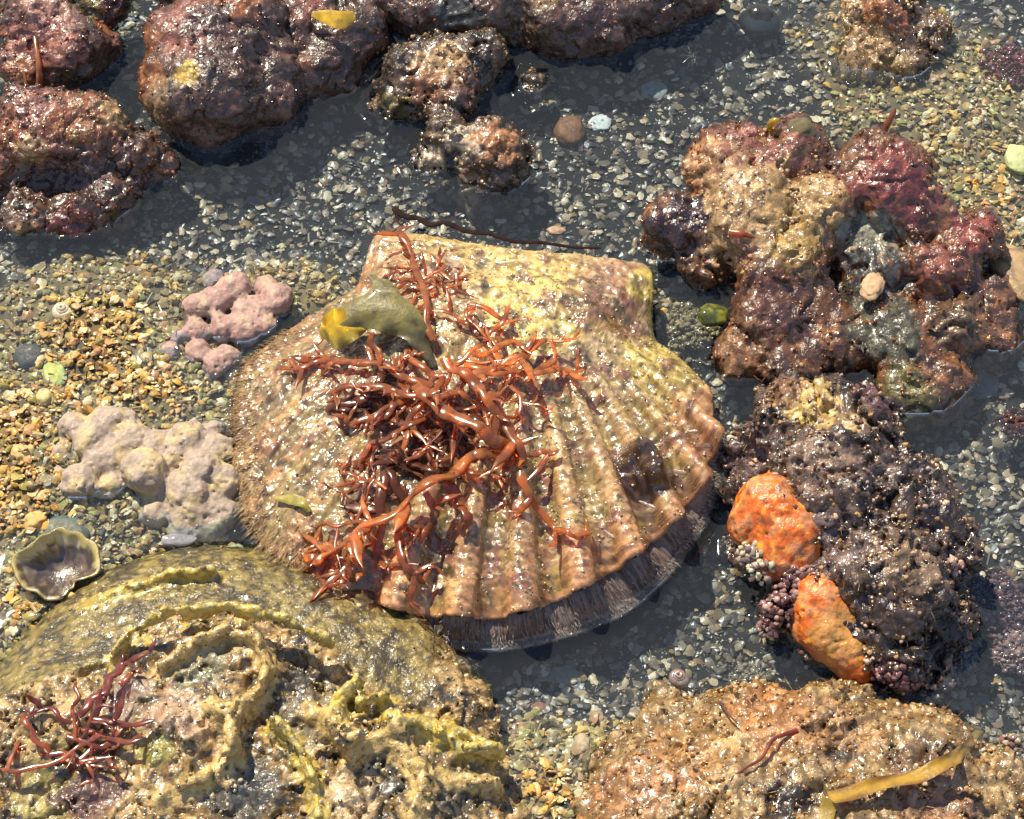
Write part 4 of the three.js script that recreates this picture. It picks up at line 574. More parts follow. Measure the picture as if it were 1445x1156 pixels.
seaweed('red_seaweed', 'tangled orange-red branching seaweed clump growing across the scallop shell', [
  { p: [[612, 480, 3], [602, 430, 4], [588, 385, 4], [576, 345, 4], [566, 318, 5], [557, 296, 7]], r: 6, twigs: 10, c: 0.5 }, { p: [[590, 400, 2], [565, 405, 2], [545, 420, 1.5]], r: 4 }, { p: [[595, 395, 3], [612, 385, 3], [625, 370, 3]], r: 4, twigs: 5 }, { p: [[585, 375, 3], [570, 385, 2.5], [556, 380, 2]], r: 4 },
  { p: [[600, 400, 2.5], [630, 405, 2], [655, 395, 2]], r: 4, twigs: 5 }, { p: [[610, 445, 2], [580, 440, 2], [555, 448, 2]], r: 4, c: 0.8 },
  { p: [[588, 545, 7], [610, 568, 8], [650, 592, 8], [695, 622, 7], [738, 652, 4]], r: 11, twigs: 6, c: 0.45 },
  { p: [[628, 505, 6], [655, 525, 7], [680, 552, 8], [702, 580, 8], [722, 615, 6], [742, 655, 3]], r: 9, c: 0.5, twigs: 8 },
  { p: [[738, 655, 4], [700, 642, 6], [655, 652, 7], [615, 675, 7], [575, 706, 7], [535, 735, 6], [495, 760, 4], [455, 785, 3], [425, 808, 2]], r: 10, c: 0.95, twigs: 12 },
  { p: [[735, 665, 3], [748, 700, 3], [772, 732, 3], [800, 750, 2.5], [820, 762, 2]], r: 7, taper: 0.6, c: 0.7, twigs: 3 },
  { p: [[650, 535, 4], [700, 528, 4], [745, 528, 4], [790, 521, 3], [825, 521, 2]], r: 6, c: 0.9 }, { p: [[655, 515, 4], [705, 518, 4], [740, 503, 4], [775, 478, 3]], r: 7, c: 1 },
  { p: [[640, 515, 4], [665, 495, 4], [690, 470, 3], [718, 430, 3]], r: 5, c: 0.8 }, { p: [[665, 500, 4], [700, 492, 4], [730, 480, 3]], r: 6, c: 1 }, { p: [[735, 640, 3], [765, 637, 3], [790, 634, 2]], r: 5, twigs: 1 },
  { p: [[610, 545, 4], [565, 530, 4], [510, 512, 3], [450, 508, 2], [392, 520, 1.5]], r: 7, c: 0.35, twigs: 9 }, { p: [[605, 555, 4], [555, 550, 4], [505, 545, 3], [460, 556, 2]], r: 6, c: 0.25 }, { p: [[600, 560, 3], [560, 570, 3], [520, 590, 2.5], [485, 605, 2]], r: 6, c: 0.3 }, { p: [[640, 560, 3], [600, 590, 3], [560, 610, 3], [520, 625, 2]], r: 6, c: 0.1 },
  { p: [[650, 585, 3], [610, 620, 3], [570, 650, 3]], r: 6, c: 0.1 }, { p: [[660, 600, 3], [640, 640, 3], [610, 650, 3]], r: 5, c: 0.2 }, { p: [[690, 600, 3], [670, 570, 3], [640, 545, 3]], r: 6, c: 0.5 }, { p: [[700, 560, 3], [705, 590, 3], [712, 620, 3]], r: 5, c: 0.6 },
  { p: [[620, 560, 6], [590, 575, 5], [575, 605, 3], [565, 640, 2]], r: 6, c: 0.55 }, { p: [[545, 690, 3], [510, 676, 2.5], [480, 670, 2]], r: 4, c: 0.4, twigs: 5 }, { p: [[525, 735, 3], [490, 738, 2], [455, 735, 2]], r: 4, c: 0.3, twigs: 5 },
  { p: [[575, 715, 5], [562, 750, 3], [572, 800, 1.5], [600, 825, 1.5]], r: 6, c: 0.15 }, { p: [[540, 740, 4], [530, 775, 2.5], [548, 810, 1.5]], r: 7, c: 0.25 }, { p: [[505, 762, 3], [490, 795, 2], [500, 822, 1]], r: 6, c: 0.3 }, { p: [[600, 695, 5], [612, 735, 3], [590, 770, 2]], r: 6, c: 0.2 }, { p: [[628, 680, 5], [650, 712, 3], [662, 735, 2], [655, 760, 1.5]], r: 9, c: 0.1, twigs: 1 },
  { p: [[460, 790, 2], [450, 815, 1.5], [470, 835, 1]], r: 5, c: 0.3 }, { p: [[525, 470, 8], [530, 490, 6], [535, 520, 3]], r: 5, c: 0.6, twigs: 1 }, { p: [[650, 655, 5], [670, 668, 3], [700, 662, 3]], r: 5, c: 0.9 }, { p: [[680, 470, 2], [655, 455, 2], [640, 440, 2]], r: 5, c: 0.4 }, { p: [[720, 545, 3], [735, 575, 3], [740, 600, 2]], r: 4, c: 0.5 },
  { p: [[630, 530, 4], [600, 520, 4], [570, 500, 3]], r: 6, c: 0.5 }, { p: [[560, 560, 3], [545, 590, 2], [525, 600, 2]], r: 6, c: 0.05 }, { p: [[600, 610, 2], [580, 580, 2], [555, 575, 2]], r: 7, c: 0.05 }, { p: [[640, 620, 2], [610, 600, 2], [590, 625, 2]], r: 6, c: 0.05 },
  ...Array.from({ length: 14 }, (_, i) => { const x = 500 + 170 * ((i * 0.618) % 1), y = 545 + 150 * ((i * 0.381 + 0.2) % 1), a = i * 2.4, l = 26 + (i % 5) * 7; return { p: [[x - Math.cos(a) * l, y - Math.sin(a) * l, 1], [x, y, 2], [x + Math.cos(a) * l, y + Math.sin(a) * l, 1]], r: 5 + (i % 3) * 2, c: -0.55, twigs: 2 }; }),  // low inner branches, the shade of the tangle put into their darker colour
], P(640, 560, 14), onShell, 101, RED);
const onI = (px, py, l) => { const q = hit(px, py, SHELL_I); return P(px, py, q[1] + l); };
seaweed('red_seaweed', 'small dark wine-red seaweed sprig lying on the crusted shell in the lower left', [
  { p: [[110, 1010, 3], [130, 985, 4], [155, 955, 5], [172, 935, 5], [182, 925, 5]], r: 9, c: 0.2, twigs: 1 }, { p: [[170, 965, 4], [185, 950, 4.5], [200, 938, 4]], r: 5, twigs: 0 }, { p: [[105, 1015, 2], [112, 985, 3.5], [108, 960, 4]], r: 4, twigs: 0, c: 0.4 }, { p: [[100, 1020, 2], [80, 1005, 3], [50, 1005, 3], [30, 1010, 4]], r: 5, twigs: 2 }, { p: [[30, 1008, 4], [45, 1030, 3.5], [55, 1050, 3], [70, 1065, 2]], r: 6, twigs: 0, c: 0.8 }, { p: [[130, 1045, 2], [90, 1070, 2.5], [50, 1082, 3], [0, 1085, 3]], r: 5, twigs: 3 }, { p: [[110, 1030, 2], [150, 1040, 2.5], [200, 1042, 2.5]], r: 6 }, { p: [[120, 1015, 2], [160, 1020, 2.5], [220, 1015, 2.5]], r: 6 }, { p: [[70, 1065, 2], [110, 1075, 2], [160, 1068, 2.5]], r: 6 }, { p: [[95, 1040, 2], [140, 1055, 2], [180, 1050, 2]], r: 6 },
], P(110, 1040, 14), onI, 102, [[0.32, 0.075, 0.06], [0.6, 0.2, 0.07], [0.2, 0.045, 0.045]]);

// ------------------------------------------------------------------ blades and strands
{
  const t = thing('kelp_scrap', 'folded olive kelp scrap with a flap coloured backlit yellow standing on the scallop', 'seaweed', onShell(600, 520));
  const olive = (u, s, x, y, z) => mulc(mixc([0.23, 0.19, 0.04], [0.07, 0.06, 0.03], ss(0.35, 0.0, u + 0.3 * fbm(x / 5, y / 5, z / 5, 2))), (0.75 + 1.2 * (0.25 + fbm(x / 2, y / 2, z / 2, 3))) * (cell(x / 2.2, y / 2.2, z / 2.2) < 0.22 ? 0.5 : 1));
  const yellow = (u, s, x, y, z) => mulc(mixc([0.92, 0.62, 0.006], [0.3, 0.24, 0.03], ss(0.1, -0.7, s + 0.5 * n3(x / 3, y, z / 3)) * 0.85), 0.85 + 0.8 * (0.2 + fbm(x / 2, y / 2, z / 2, 3)));  // olive blade lit from behind: the glow is put into this yellow
  part('blade', blade([onShell(611, 518, 1), P(598, 492, 18), P(578, 458, 21), P(548, 440, 22), P(515, 437, 21.5), P(482, 442, 20), P(456, 448, 17)], [1, 1.9, 3.6, 5.0, 3.9, 3.0, 1.2].map((v) => v * 1.02), olive, { cup: -0.3, ruffle: 0.8, thick: 0.16, side: [0.5, 0.35, -0.85] }), M.frond, t);
  data(part('underside_flap', blade([P(452, 462, 17.5), P(466, 464, 18.5), P(484, 464, 18.8), P(502, 464, 18.5), P(520, 462, 18.5)], [0.8, 4.6, 4.6, 2.4, 0.3], yellow, { cup: 0.05, ruffle: 1.0, thick: 0.12, side: [-0.25, 0.55, -0.8] }), M.frond, t), 'curled flap of the kelp scrap, its backlight painted as bright yellow');
  part('upper_lobe', blade([P(540, 437, 21), P(545, 415, 21), P(533, 396, 20), P(522, 388, 18)], [3.6, 3.2, 2.0, 0.5], olive, { cup: -0.2, ruffle: 0.4, thick: 0.3, side: [1, 0.1, 0.1] }), M.frond, t);
}
const scrap = (name, label, cat, pts, half, c, o = {}) => single(name, blade(pts, half, (u, s, x, y, z) => mulc(c, 0.7 + 1.0 * (0.3 + fbm(x / 2.5, y / 2.5, z / 2.5, 3))), o), M.frond, label, cat, pts[0]);
scrap('kelp_scrap', 'tiny bright yellow kelp fleck beside the tip of the olive kelp scrap', 'seaweed', [onShell(598, 486, 1.5), onShell(605, 474, 2.5), onShell(612, 460, 3)], [0.6, 0.9, 0.7], [0.5, 0.38, 0.01]);
scrap('kelp_scrap', 'yellow-olive curl of kelp on the left part of the scallop shell', 'seaweed', [onShell(388, 703, 1.2), onShell(412, 703, 2), onShell(428, 710, 2), onShell(437, 722, 1)], [0.5, 1.5, 1.5, 0.4], [0.4, 0.33, 0.05], { cup: -0.3 });
scrap('kelp_scrap', 'flat yellow kelp scrap on the low dark rock at the top', 'seaweed', [P(440, 20, 15), P(462, 24, 16), P(480, 28, 16), P(500, 22, 15)], [0.6, 1.8, 2.4, 1.2], [0.75, 0.5, 0.02], { side: [0, -0.5, 0.85] });
{
  const t = thing('kelp_strap', 'long yellow-brown kelp strap lying over the turf rock at the lower right', 'seaweed', P(1270, 1090, 12));
  const onJ = (x, y, l) => { const q = hit(x, y, ROCK_J.f, 0); return P(x, y, Math.max(q[1], 1) + l); };
  part('strap', blade([onJ(1172, 1128, 3), onJ(1230, 1112, 3), onJ(1290, 1098, 3.5), onJ(1335, 1078, 4), P(1362, 1055, 9), P(1382, 1032, 7)], [1.9, 1.6, 1.75, 1.5, 1.3, 0.8], (u, s, x, y, z) => mulc(mixc(mixc([0.5, 0.29, 0.006], [0.32, 0.15, 0.01], ss(0.5, 1, Math.abs(s) + 1.2 * fbm(x / 4, y, z / 4, 2))), [0.2, 0.16, 0.05], ss(0.72, 0.95, u)), 0.8 + 0.7 * (0.25 + fbm(x / 2.5, y / 2.5, z / 2.5, 3))), { cup: 0.3, ruffle: 0.55, thick: 0.3, side: [0.1, 0.3, 0.9] }), M.frond, t);
  part('strap_end', blade([onJ(1172, 1128, 3), onJ(1168, 1142, 2), onJ(1165, 1165, 1.5)], [1.7, 1.6, 1.4], () => [0.4, 0.27, 0.02], { thick: 0.3, side: [1, 0.1, 0.2] }), M.frond, t);
  scrap('kelp_scrap', 'dark olive kelp tip breaking the water beyond the end of the yellow strap', 'seaweed', [P(1305, 1050, 3), P(1335, 1038, 4), P(1365, 1030, 3.5), P(1385, 1040, 2), P(1392, 1062, 0.5)], [0.8, 1.6, 2, 1.5, 0.6], [0.09, 0.085, 0.04], { cup: -0.3, side: [0.2, 0, 1] });
}
const strand = (name, label, pts, r, c, cat = 'seaweed', o = {}) => single(name, tube(pts, (u) => r * (1 - 0.55 * u), (u, x, y, z) => mulc(c, 0.7 + 1.1 * (0.3 + fbm(x / 1.5, y / 1.5, z / 1.5, 2))), { round: 7, ...o }), o.mat ?? M.alga, label, cat, pts[0]);
strand('seaweed_strand', 'black strand of weed lying along the scallop hinge', [P(556, 294, 2), P(572, 306, 3), P(590, 308, 3), P(608, 318, 4), P(625, 314, 5), P(660, 327, 6), P(690, 330, 7), P(725, 341, 7), P(760, 342, 7), P(810, 349, 6.5), P(850, 350, 6)], 0.9, [0.02, 0.01, 0.009], 'seaweed', { mat: M.bed, flat: 0.4, knots: 4 });
strand('seaweed_strand', 'upright orange weed blade between the two rocks at the far left', [P(55, 128, 3), P(55, 95, 8), P(50, 60, 10), P(46, 10, 10)], 0.9, [0.75, 0.32, 0.12]);
strand('seaweed_strand', 'short orange weed blade left of the longer upright one', [P(37, 132, 3), P(36, 115, 5), P(33, 96, 7)], 0.6, [0.75, 0.35, 0.14]);
strand('seaweed_strand', 'thin dark red filament running down the turf rock at the lower right', [hit(1125, 1030, ROCK_J.f, 1), hit(1090, 1045, ROCK_J.f, 1.4), hit(1075, 1070, ROCK_J.f, 1.2), hit(1050, 1085, ROCK_J.f, 1), hit(1028, 1102, ROCK_J.f, 0.9)], 0.5, [0.4, 0.1, 0.06]);
strand('seaweed_strand', 'fine brown filament at the top left of the turf rock', [hit(1015, 990, ROCK_J.f, 1), hit(1028, 1008, ROCK_J.f, 1.3), hit(1045, 1025, ROCK_J.f, 0.9)], 0.35, [0.35, 0.14, 0.08]);
strand('seaweed_stalk', 'broken brown weed stalk standing up behind the crimson rock', [P(1240, 208, 14), P(1247, 185, 17), P(1258, 165, 20), P(1264, 152, 22)], 1.35, [0.45, 0.17, 0.08], 'seaweed', { knots: 2.5 });
strand('seaweed_strand', 'bladed rust-brown weed piece stuck on the sandy side of the crimson rock', [hit(1030, 328, ROCK_G.f, 1.2), hit(1048, 330, ROCK_G.f, 1.6), hit(1066, 336, ROCK_G.f, 1.2)], 1.0, [0.6, 0.2, 0.08]);
single('seaweed_stub', (() => { const g = tube([hit(1085, 182, ROCK_G.f, 0), P(1090, 172, 20), P(1100, 168, 21)], () => 0.9, () => [0.8, 0.6, 0.06], { round: 7 }); return g; })(), M.alga, 'bright yellow weed stub on top of the crimson rock', 'seaweed', P(1090, 180, 18));

// ------------------------------------------------------------------ single pebbles, shells and small things
const pebbleGeo = (r, flat, s, rough_ = 0.18) => { const g = new THREE.IcosahedronGeometry(1, 4), p = g.attributes.position; for (let i = 0; i < p.count; i++) { const x = p.getX(i), y = p.getY(i), z = p.getZ(i), k = 1 + rough_ * 2 * fbm(x * 1.3 + s, y * 1.3, z * 1.3, 3); p.setXYZ(i, x * k * r[0], y * k * flat, z * k * r[1]); } g.deleteAttribute('uv'); g.deleteAttribute('normal'); const w = weld(g); return w; };
function weld(g) { const p = g.attributes.position, m = new Map(), pos = [], idx = []; for (let i = 0; i < p.count; i++) { const k = Math.round(p.getX(i) * 500) + ',' + Math.round(p.getY(i) * 500) + ',' + Math.round(p.getZ(i) * 500); if (!m.has(k)) { m.set(k, pos.length / 3); pos.push(p.getX(i), p.getY(i), p.getZ(i)); } idx.push(m.get(k)); } return buf(pos, idx); }
function pebble(label, px, py, rx, ry, h, c, { flat = 0.5, turn = 0, name = 'pebble', cat = 'pebble', s = px, mat = M.chalk, hue = null, rough: rg = 0.18, tilt = 0, spot = 0 } = {}) {
  let p = P(px, py, h ?? -8); p = P(px, py, h ?? bed(p[0], p[2])); const y = h ?? bed(p[0], p[2]) + Math.min(rx, ry) * PX * flat * 0.55; const q = P(px, py, y), g = pebbleGeo([rx * PX, ry * PX / SN * 0.95], Math.min(rx, ry) * PX * flat, s * 0.13, rg);
  g.rotateX(tilt); g.rotateY(turn * Math.PI / 180); g.translate(q[0], q[1], q[2]);
  paint(g, (x, yy, z) => Math.hypot(x - q[0] - 0.4, z - q[2]) < spot ? [0.03, 0.03, 0.03] : mulc(hue ? mixc(c, hue, ss(-0.05, 0.2, fbm(x / 2 + s, yy / 2, z / 2, 3))) : c, 0.8 + 0.9 * (0.2 + fbm(x / 0.9 + s, yy / 0.9, z / 0.9, 3))));  // spot paints the shade inside a hole as near-black colour
  return single(name, g, mat, label, cat, [q[0], q[1] - 1, q[2]]);
}
pebble('round rusty brown pebble on the dark bed above the scallop', 804, 185, 24, 26, null, [0.2, 0.075, 0.02], { hue: [0.13, 0.05, 0.018], flat: 0.6 });
pebble('white angular shell chip with a dark hole painted on as a spot, right of the rusty round pebble', 848, 173, 17, 14, null, [0.5, 0.49, 0.43], { spot: 0.5, flat: 0.3, name: 'shell_chip', cat: 'shell', turn: 25, rough: 0.35 });
pebble('salmon pink pebble just behind the scallop hinge', 785, 325, 14, 7, null, [0.56, 0.28, 0.15], { flat: 0.5 });
pebble('lime green shell piece on the gravel bar at the left', 76, 528, 15, 22, -0.5, [0.36, 0.4, 0.12], { name: 'shell_chip', cat: 'shell', flat: 0.35, turn: 20, rough: 0.3 });
pebble('olive oval valve half buried in gravel above the cream nodule', 158, 548, 22, 13, -0.5, [0.2, 0.2, 0.08], { name: 'shell_chip', cat: 'shell', flat: 0.4, turn: -35 });
pebble('dark green-grey stone on the gravel near the limpet shell', 90, 752, 36, 22, -1, [0.12, 0.13, 0.1], { flat: 0.5 });
pebble('grey stone at the left edge below the cream nodule', 12, 722, 28, 18, -1, [0.18, 0.18, 0.14], { flat: 0.5 });
pebble('dark slate lump in the gravel between the green chip and the left edge', 42, 505, 24, 20, -1.5, [0.06, 0.065, 0.065], { flat: 0.7 });
pebble('blackish stone in the hollow above the cream nodule', 128, 560, 24, 20, -3, [0.05, 0.055, 0.055], { flat: 0.7 });
pebble('cream gravel lump left of the cream nodule', 32, 640, 18, 14, 0, [0.55, 0.4, 0.16], { flat: 0.7, rough: 0.3 });
pebble('ochre pebble between the cream nodule and the left edge, near the top', 62, 562, 13, 13, 0, [0.5, 0.4, 0.18], { flat: 0.8 });
pebble('golden pebble below the cream nodule', 50, 735, 15, 13, 0, [0.6, 0.36, 0.12], { flat: 0.8, rough: 0.3 });
pebble('pale lime green pebble at the right edge of the frame', 1438, 225, 22, 26, 0, [0.42, 0.46, 0.22], { flat: 0.6 });
pebble('grey-brown flat shell flake in the pool right of the sponge rock', 1383, 542, 27, 24, null, [0.15, 0.12, 0.1], { flat: 0.18, name: 'shell_flake', cat: 'shell', rough: 0.25 });
pebble('broad tan slab at the right edge beside the crimson rock', 1435, 385, 34, 52, 1, [0.36, 0.24, 0.12], { flat: 0.4, hue: [0.14, 0.09, 0.05], name: 'stone' , cat: 'stone', turn: 25 });
pebble('tan oval barnacle-like knob low on the right half of the crimson rock', 1232, 404, 15, 22, 10, [0.44, 0.29, 0.16], { name: 'barnacle', cat: 'shell', flat: 0.4, rough: 0.35, turn: -20 });
pebble('glossy green-black knob at the left foot of the crimson rock', 1005, 445, 22, 17, 4, [0.05, 0.06, 0.02], { name: 'weed_clump', cat: 'seaweed', mat: M.turf, flat: 0.8, hue: [0.2, 0.2, 0.02] });
pebble('dark pebble breaking the surface at the top right of the pool', 1072, 32, 32, 28, -3.5, [0.035, 0.035, 0.034], { flat: 1.0, mat: M.turf });
pebble('small olive bump at the top of the crimson rock', 1128, 185, 22, 20, 18, [0.12, 0.1, 0.05], { name: 'weed_clump', cat: 'seaweed', mat: M.turf, flat: 0.8, rough: 0.3 });
pebble('grey flat slate chip in the pool right of the white chip', 922, 128, 20, 18, null, [0.2, 0.21, 0.17], { flat: 0.25, turn: 30, rough: 0.3 });
pebble('brown flat chip lying on the pool floor below the scallop', 797, 955, 21, 15, null, [0.2, 0.17, 0.12], { flat: 0.25, rough: 0.25 });
pebble('dark red pebble in the gravel below the scallop', 762, 1000, 12, 8, null, [0.25, 0.09, 0.06], { flat: 0.6 });
pebble('orange pebble in the gravel at the bottom edge', 775, 1118, 14, 12, -1.5, [0.62, 0.27, 0.12], { flat: 0.8 });
pebble('peach pebble left of the turf rock', 822, 1050, 12, 13, -2, [0.6, 0.38, 0.2], { flat: 0.8, rough: 0.3 });
pebble('long flat grey-brown stone edge beside the lower left shell', 95, 877, 30, 9, 0.5, [0.3, 0.22, 0.17], { flat: 0.5, turn: 15 });
pebble('brownish triangular stone chip above the lower left shell', 252, 762, 24, 9, -1, [0.3, 0.22, 0.2], { flat: 0.5 });
pebble('olive shell chip with a tan spot near the scallop lower left', 330, 782, 18, 13, 0, [0.33, 0.3, 0.13], { flat: 0.35, name: 'shell_chip', cat: 'shell' });
// the broken limpet in the gravel at the left
{
  const c = P(85, 808, 0.5); FIELDS.push({ f: (x, y, z) => Math.hypot(x - c[0], z - c[2]) - 7, lo: [c[0] - 9, -9, c[2] - 9], hi: [c[0] + 9, 9, c[2] + 9] }); const t = thing('limpet_shell', 'broken upturned limpet shell with a yellow rim, at the left edge', 'shell', [c[0], -2, c[2]]), n = 72, rows = 14, pos = [], idx = [], C = [];
  for (let s = 0; s < 2; s++) for (let j = 0; j <= rows; j++) for (let i = 0; i < n; i++) { const a = i / n * 2 * Math.PI, v = j / rows, R = (7.4 + 1.3 * Math.cos(2 * a + 1) + 0.7 * Math.cos(4 * a + 0.6) + 1.6 * n3(Math.cos(a) * 2.4, Math.sin(a) * 2.4, 3)) * (s ? 1.06 : 1), y = 0.8 + 4.6 * Math.pow(v, 2.2) - (s ? 1.0 * (1 - v * 0.7) : 0) + v * v * (2.2 * -Math.sin(a + 0.5)) + v * 0.5 * n3(a * 3, v, 2); pos.push(c[0] + Math.cos(a) * R * v, y - 0.3, c[2] + Math.sin(a) * R * v * 1.05); const nn = fbm(pos[pos.length - 3] / 2, y / 2, pos[pos.length - 1] / 2, 3); C.push(...mixc(mixc([0.06, 0.042, 0.032], [0.17, 0.12, 0.085], ss(-0.1, 0.2, nn)), mixc([0.48, 0.38, 0.1], [0.5, 0.42, 0.24], ss(-0.1, 0.2, nn)), ss(0.8, 0.95, v + 0.4 * nn + 0.12 * -Math.sin(a)))); }
  for (let s = 0; s < 2; s++) for (let j = 0; j < rows; j++) for (let i = 0; i < n; i++) { const o = s * (rows + 1) * n, a = o + j * n + i, b = o + j * n + (i + 1) % n; if (s) idx.push(a, b, a + n, b, b + n, a + n); else idx.push(a, a + n, b, b, a + n, b + n); }
  for (let i = 0; i < n; i++) { const a = rows * n + i, b = rows * n + (i + 1) % n, o = (rows + 1) * n; idx.push(a, a + o, b, b, a + o, b + o); }
  part('shell_cup', buf(pos, idx, C), M.shell, t);
}
// snails, spiral shell, crab-like weed bit
function snail(label, px, py, r, h, c) { const q = P(px, py, h), pts = []; for (let i = 0; i <= 40; i++) { const a = i / 40 * 2.6 * 2 * Math.PI, k = Math.pow(0.62, a / (2 * Math.PI)); pts.push([q[0] + Math.cos(a) * r * 0.6 * k, q[1] + r * 0.9 * (1 - k), q[2] + Math.sin(a) * r * 0.6 * k]); } single('snail_shell', tube(pts, (u) => r * 0.5 * Math.pow(0.62, u * 2.6), (u, x, y, z) => mulc(c, 0.7 + 0.9 * (0.3 + fbm(x, y, z, 2))), { seg: 60, round: 10 }), M.shell, label, 'shell', q); }
snail('tiny coiled white shell on the gravel bar above the cream nodule', 88, 440, 3, -0.5, [0.5, 0.42, 0.26]);
snail('small brown periwinkle at the water edge above the turf rock', 957, 957, 2.6, -1, [0.3, 0.17, 0.12]);
snail('glossy brown periwinkle on top of the crusted shell beside the channel', 615, 962, 2.8, 7, [0.24, 0.1, 0.07]);
{
  const list = []; srand(77); const c = P(978, 82, -1); for (let i = 0; i < 26; i++) { const a = rr(0, 6.28), l = rr(1.6, 4.2); list.push({ p: [c[0] + rr(-1, 1), c[1] + rr(-0.5, 0.5), c[2] + rr(-1, 1)], d: [Math.cos(a) * l, rr(0, 0.7) * l, Math.sin(a) * l], w: rr(0.3, 0.6), c: mulc([0.1, 0.075, 0.05], rr(0.6, 1.4)), bend: [0, -1, 0] }); }
  single('weed_tuft', hairs(list), M.alga, 'small blackish weed tuft floating in the top right channel', 'seaweed', c);
}
// bubble on the water below the mantle
{ const c = P(640, 942, 1.6), g = new THREE.SphereGeometry(3.1, 32, 16, 0, 2 * Math.PI, 0, Math.PI / 2); g.scale(1.2, 0.7, 0.9); g.translate(...c); single('water_bubble', g, M.bubble, 'water bubble at the surface below the middle of the scallop', 'bubble', c); }
// submerged reddish weed at the right edge
function bushel(label, px, py, R, h, n, pal, sd) { srand(sd); const c = P(px, py, h), list = [], list2 = []; for (let i = 0; i < n; i++) { const a = rr(0, 6.28), d = R * PX * Math.sqrt(rnd()) * (0.75 + 0.45 * n3(Math.cos(a) * 2 + sd, Math.sin(a) * 2, 1)), l = rr(0.7, 2), x = c[0] + Math.cos(a) * d, z = c[2] + Math.sin(a) * d, y = h + rr(-1, 0.6) + 2.2 * (1 - d / (R * PX)) + 1.6 * fbm(x / 4, 2, z / 4, 2), k = mulc(pal[Math.floor(rnd() * pal.length)], rr(0.5, 1.3)), r = 0.3 + 0.7 * Math.pow(rnd(), 2); if (i % 3) list.push({ p: [x, y, z], r: [r, r * 0.8, r], q: Q(rr(0, 6), rr(0, 6), 0), c: k, g: BEADS[i & 3] }); else list2.push({ p: [x, y, z], d: [rr(-1, 1) * l, rr(0.1, 0.9) * l, rr(-1, 1) * l], w: rr(0.1, 0.25), c: k, bend: [rr(-1, 1), -0.6, rr(-1, 1)] }); } const h2 = hairs(list2).toNonIndexed(); h2.deleteAttribute('uv'); const b = strew(list); single('weed_cushion', mergeGeometries([b.index ? b.toNonIndexed() : b, h2]), M.turf, label, 'seaweed', c); }
bushel('mauve submerged weed cushion right of the sponge rock', 1405, 850, 55, -5, 900, [[0.13, 0.065, 0.07], [0.2, 0.1, 0.09], [0.07, 0.04, 0.045]], 81);
bushel('brownish pink weed cushion in the bottom right corner water', 1432, 920, 45, -6, 600, [[0.2, 0.12, 0.12], [0.28, 0.16, 0.12]], 82);
bushel('dark red weed cushion at the right edge near the top', 1425, 95, 60, -3, 500, [[0.22, 0.05, 0.05], [0.26, 0.1, 0.08], [0.16, 0.08, 0.06]], 83);
bushel('sandy brown weed cushion in the shallow water between scallop and crimson rock', 975, 460, 50, -5, 700, [[0.3, 0.22, 0.1], [0.2, 0.14, 0.07], [0.34, 0.26, 0.14]], 84);
bushel('dark brown weed clump at the right edge beside the pool', 1430, 600, 34, -2, 400, [[0.07, 0.03, 0.025], [0.12, 0.05, 0.04]], 85);
bushel('dark leafy weed clump in the shade right of the sponge rock foot', 1345, 930, 44, -4, 500, [[0.06, 0.05, 0.04], [0.1, 0.08, 0.06], [0.16, 0.14, 0.12]], 86);
bushel('wispy tan weed cushion on the channel floor above the turf rock', 1060, 965, 40, -8, 380, [[0.26, 0.2, 0.13], [0.2, 0.15, 0.1]], 87);

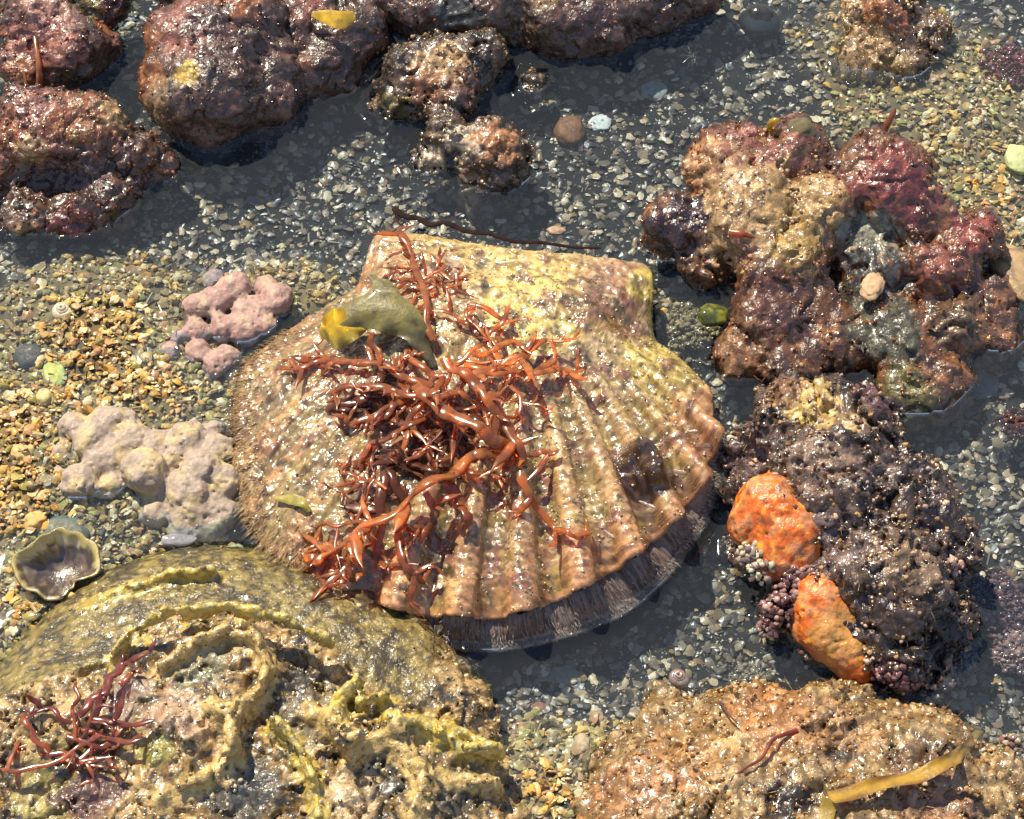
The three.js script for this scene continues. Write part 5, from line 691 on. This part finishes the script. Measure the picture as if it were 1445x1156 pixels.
// ------------------------------------------------------------------ shell gravel
const inside = (x, y, z, m = 0) => { for (const F of FIELDS) if (x > F.lo[0] && x < F.hi[0] && z > F.lo[2] && z < F.hi[2] && F.f(x, y, z) < m) return true; return false; };
{
  const flatten = (g) => { if (g.index) g = g.toNonIndexed(); g.computeVertexNormals(); return g; };
  const shapes = []; srand(123);
  for (let s = 0; s < 14; s++) { const g = new THREE.IcosahedronGeometry(1, s < 5 ? 1 : 0), p = g.attributes.position, bend = rr(-0.5, 0.5), ax = rr(0.65, 1), a = rr(0, 99); for (let i = 0; i < p.count; i++) { let x = p.getX(i), y = p.getY(i), z = p.getZ(i); const k = 1 + 0.9 * n3(x * 1.5 + a, y * 1.5, z * 1.5); x *= k; z *= k * ax; p.setXYZ(i, x, y * (s % 3 ? 0.3 : 0.6) + bend * x * x, z); } shapes.push(flatten(g)); }
  for (let s = 0; s < 8; s++) { const g = new THREE.OctahedronGeometry(1, 0), p = g.attributes.position, a = rr(0, 99); for (let i = 0; i < p.count; i++) { const x = p.getX(i), y = p.getY(i), z = p.getZ(i), k = 1 + 1.0 * n3(x * 1.3 + a, y * 1.3, z * 1.3); p.setXYZ(i, x * k, y * 0.4, z * k * 0.85); } shapes.push(flatten(g)); }
  const rod = flatten(new THREE.CylinderGeometry(0.2, 0.26, 2, 6, 1).rotateZ(Math.PI / 2));
  const pale = [[0.56, 0.39, 0.17], [0.58, 0.35, 0.09], [0.48, 0.33, 0.12], [0.64, 0.49, 0.26], [0.38, 0.24, 0.08], [0.3, 0.2, 0.08], [0.54, 0.28, 0.06], [0.2, 0.14, 0.07], [0.44, 0.23, 0.1], [0.32, 0.26, 0.07]];
  const deep = [[0.28, 0.195, 0.105], [0.18, 0.13, 0.08], [0.35, 0.25, 0.14], [0.11, 0.083, 0.058], [0.45, 0.34, 0.2], [0.065, 0.05, 0.038], [0.24, 0.14, 0.055], [0.14, 0.095, 0.055], [0.085, 0.065, 0.045], [0.055, 0.045, 0.037], [0.17, 0.115, 0.068]];
  const bars = [], floor = [];
  for (let i = 0; i < 62000; i++) {
    const px = rr(-60, 1500), py = rr(-60, 1220), q = P(px, py, -5), b = barness(q[0], q[2]), clump = fbm(q[0] / 9, 11, q[2] / 9, 3), onBar = rnd() < b;
    if (!onBar && (rnd() > 0.95 + 1.8 * clump)) continue;
    const big = Math.pow(rnd(), onBar ? 3 : 2.4), r = onBar ? 0.38 + 1.05 * big + rr(0, 0.3)   : 0.24 + 1.35 * big, y = bed(q[0], q[2]) + rr(-0.1, 0.5) * r + (onBar ? rr(0, 0.7) : 0);
    if (inside(q[0], y, q[2], -0.6)) continue;
    const isRod = rnd() < 0.07, pal = onBar ? pale : deep;
    (onBar ? bars : floor).push({ p: [q[0], y, q[2]], r: [r, r * rr(0.7, 1.2) * (onBar ? 1 : 0.55), r * rr(0.6, 1)], q: Q(rr(-0.6, 0.6) * (onBar ? 1 : 0.6), rr(0, 6.28), rr(-0.6, 0.6) * (onBar ? 1 : 0.6)), c: mulc(pal[Math.floor(rnd() * pal.length)], rr(0.65, 1.25)), g: isRod ? rod : r > 1.15 ? shapes[Math.floor(rnd() * 5)] : r > (onBar ? 0.6 : 0.85) ? shapes[5 + Math.floor(rnd() * 9)] : shapes[14 + Math.floor(rnd() * 8)] });
  }
  data(part('shell_gravel', strew(bars), M.grit), 'pale ochre shell gravel banked up in the shallow parts', 'gravel', null, 'stuff');
  data(part('pool_grit', strew(floor), M.grit), 'grey shell fragments strewn over the dark pool floor', 'gravel', null, 'stuff');
}

// ------------------------------------------------------------------ the water, drawn up a little where it meets things
{
  const st = 0.8, n = 350, x0 = -n / 2 * st, z0 = -n / 2 * st, solid = new Float32Array(n * n).fill(1e3);
  for (let j = 0; j < n; j++) for (let i = 0; i < n; i++) if (inside(x0 + i * st, 0.2, z0 + j * st, 0)) solid[j * n + i] = 0;
  const relax = (i, j, di, dj, w) => { const a = i + di, b = j + dj; if (a >= 0 && b >= 0 && a < n && b < n) { const o = j * n + i; solid[o] = Math.min(solid[o], solid[b * n + a] + w); } };
  for (let j = 0; j < n; j++) for (let i = 0; i < n; i++) { relax(i, j, -1, 0, st); relax(i, j, 0, -1, st); relax(i, j, -1, -1, st * 1.414); relax(i, j, 1, -1, st * 1.414); }
  for (let j = n - 1; j >= 0; j--) for (let i = n - 1; i >= 0; i--) { relax(i, j, 1, 0, st); relax(i, j, 0, 1, st); relax(i, j, 1, 1, st * 1.414); relax(i, j, -1, 1, st * 1.414); }
  for (let k = 0; k < n * n; k++) if (solid[k] === 0) solid[k] = -4;
  const dist = (x, z) => { const u = clamp((x - x0) / st, 0, n - 2), v = clamp((z - z0) / st, 0, n - 2), i = Math.floor(u), j = Math.floor(v), a = u - i, b = v - j, o = j * n + i; return mix(mix(solid[o], solid[o + 1], a), mix(solid[o + n], solid[o + n + 1], a), b); };
  const A = []; for (let i = -182; i <= 182; i++) A.push(i * 0.77); for (const e of [150, 165, 200, 300, 480, 700]) { A.push(e); A.unshift(-e); }
  const g = sheet(A, A, (x, z) => (Math.abs(x) < 139 && Math.abs(z) < 139 ? ((d) => d < 0 ? 2.5 + 1.4 * d : 2.5 * Math.exp(-d / 2.4))(dist(x, z)) : 0) + 0.16 * fbm(x / 9, 1, z / 7, 2) + 0.25 * fbm(x / 40, 5, z / 40, 2));
  data(part('pool_water', g, M.water), 'shallow clear sea water filling the tide pool', 'water', null, 'structure');
}
scene.traverse((o) => { delete o.base_; });
renderer.render(scene, camera);
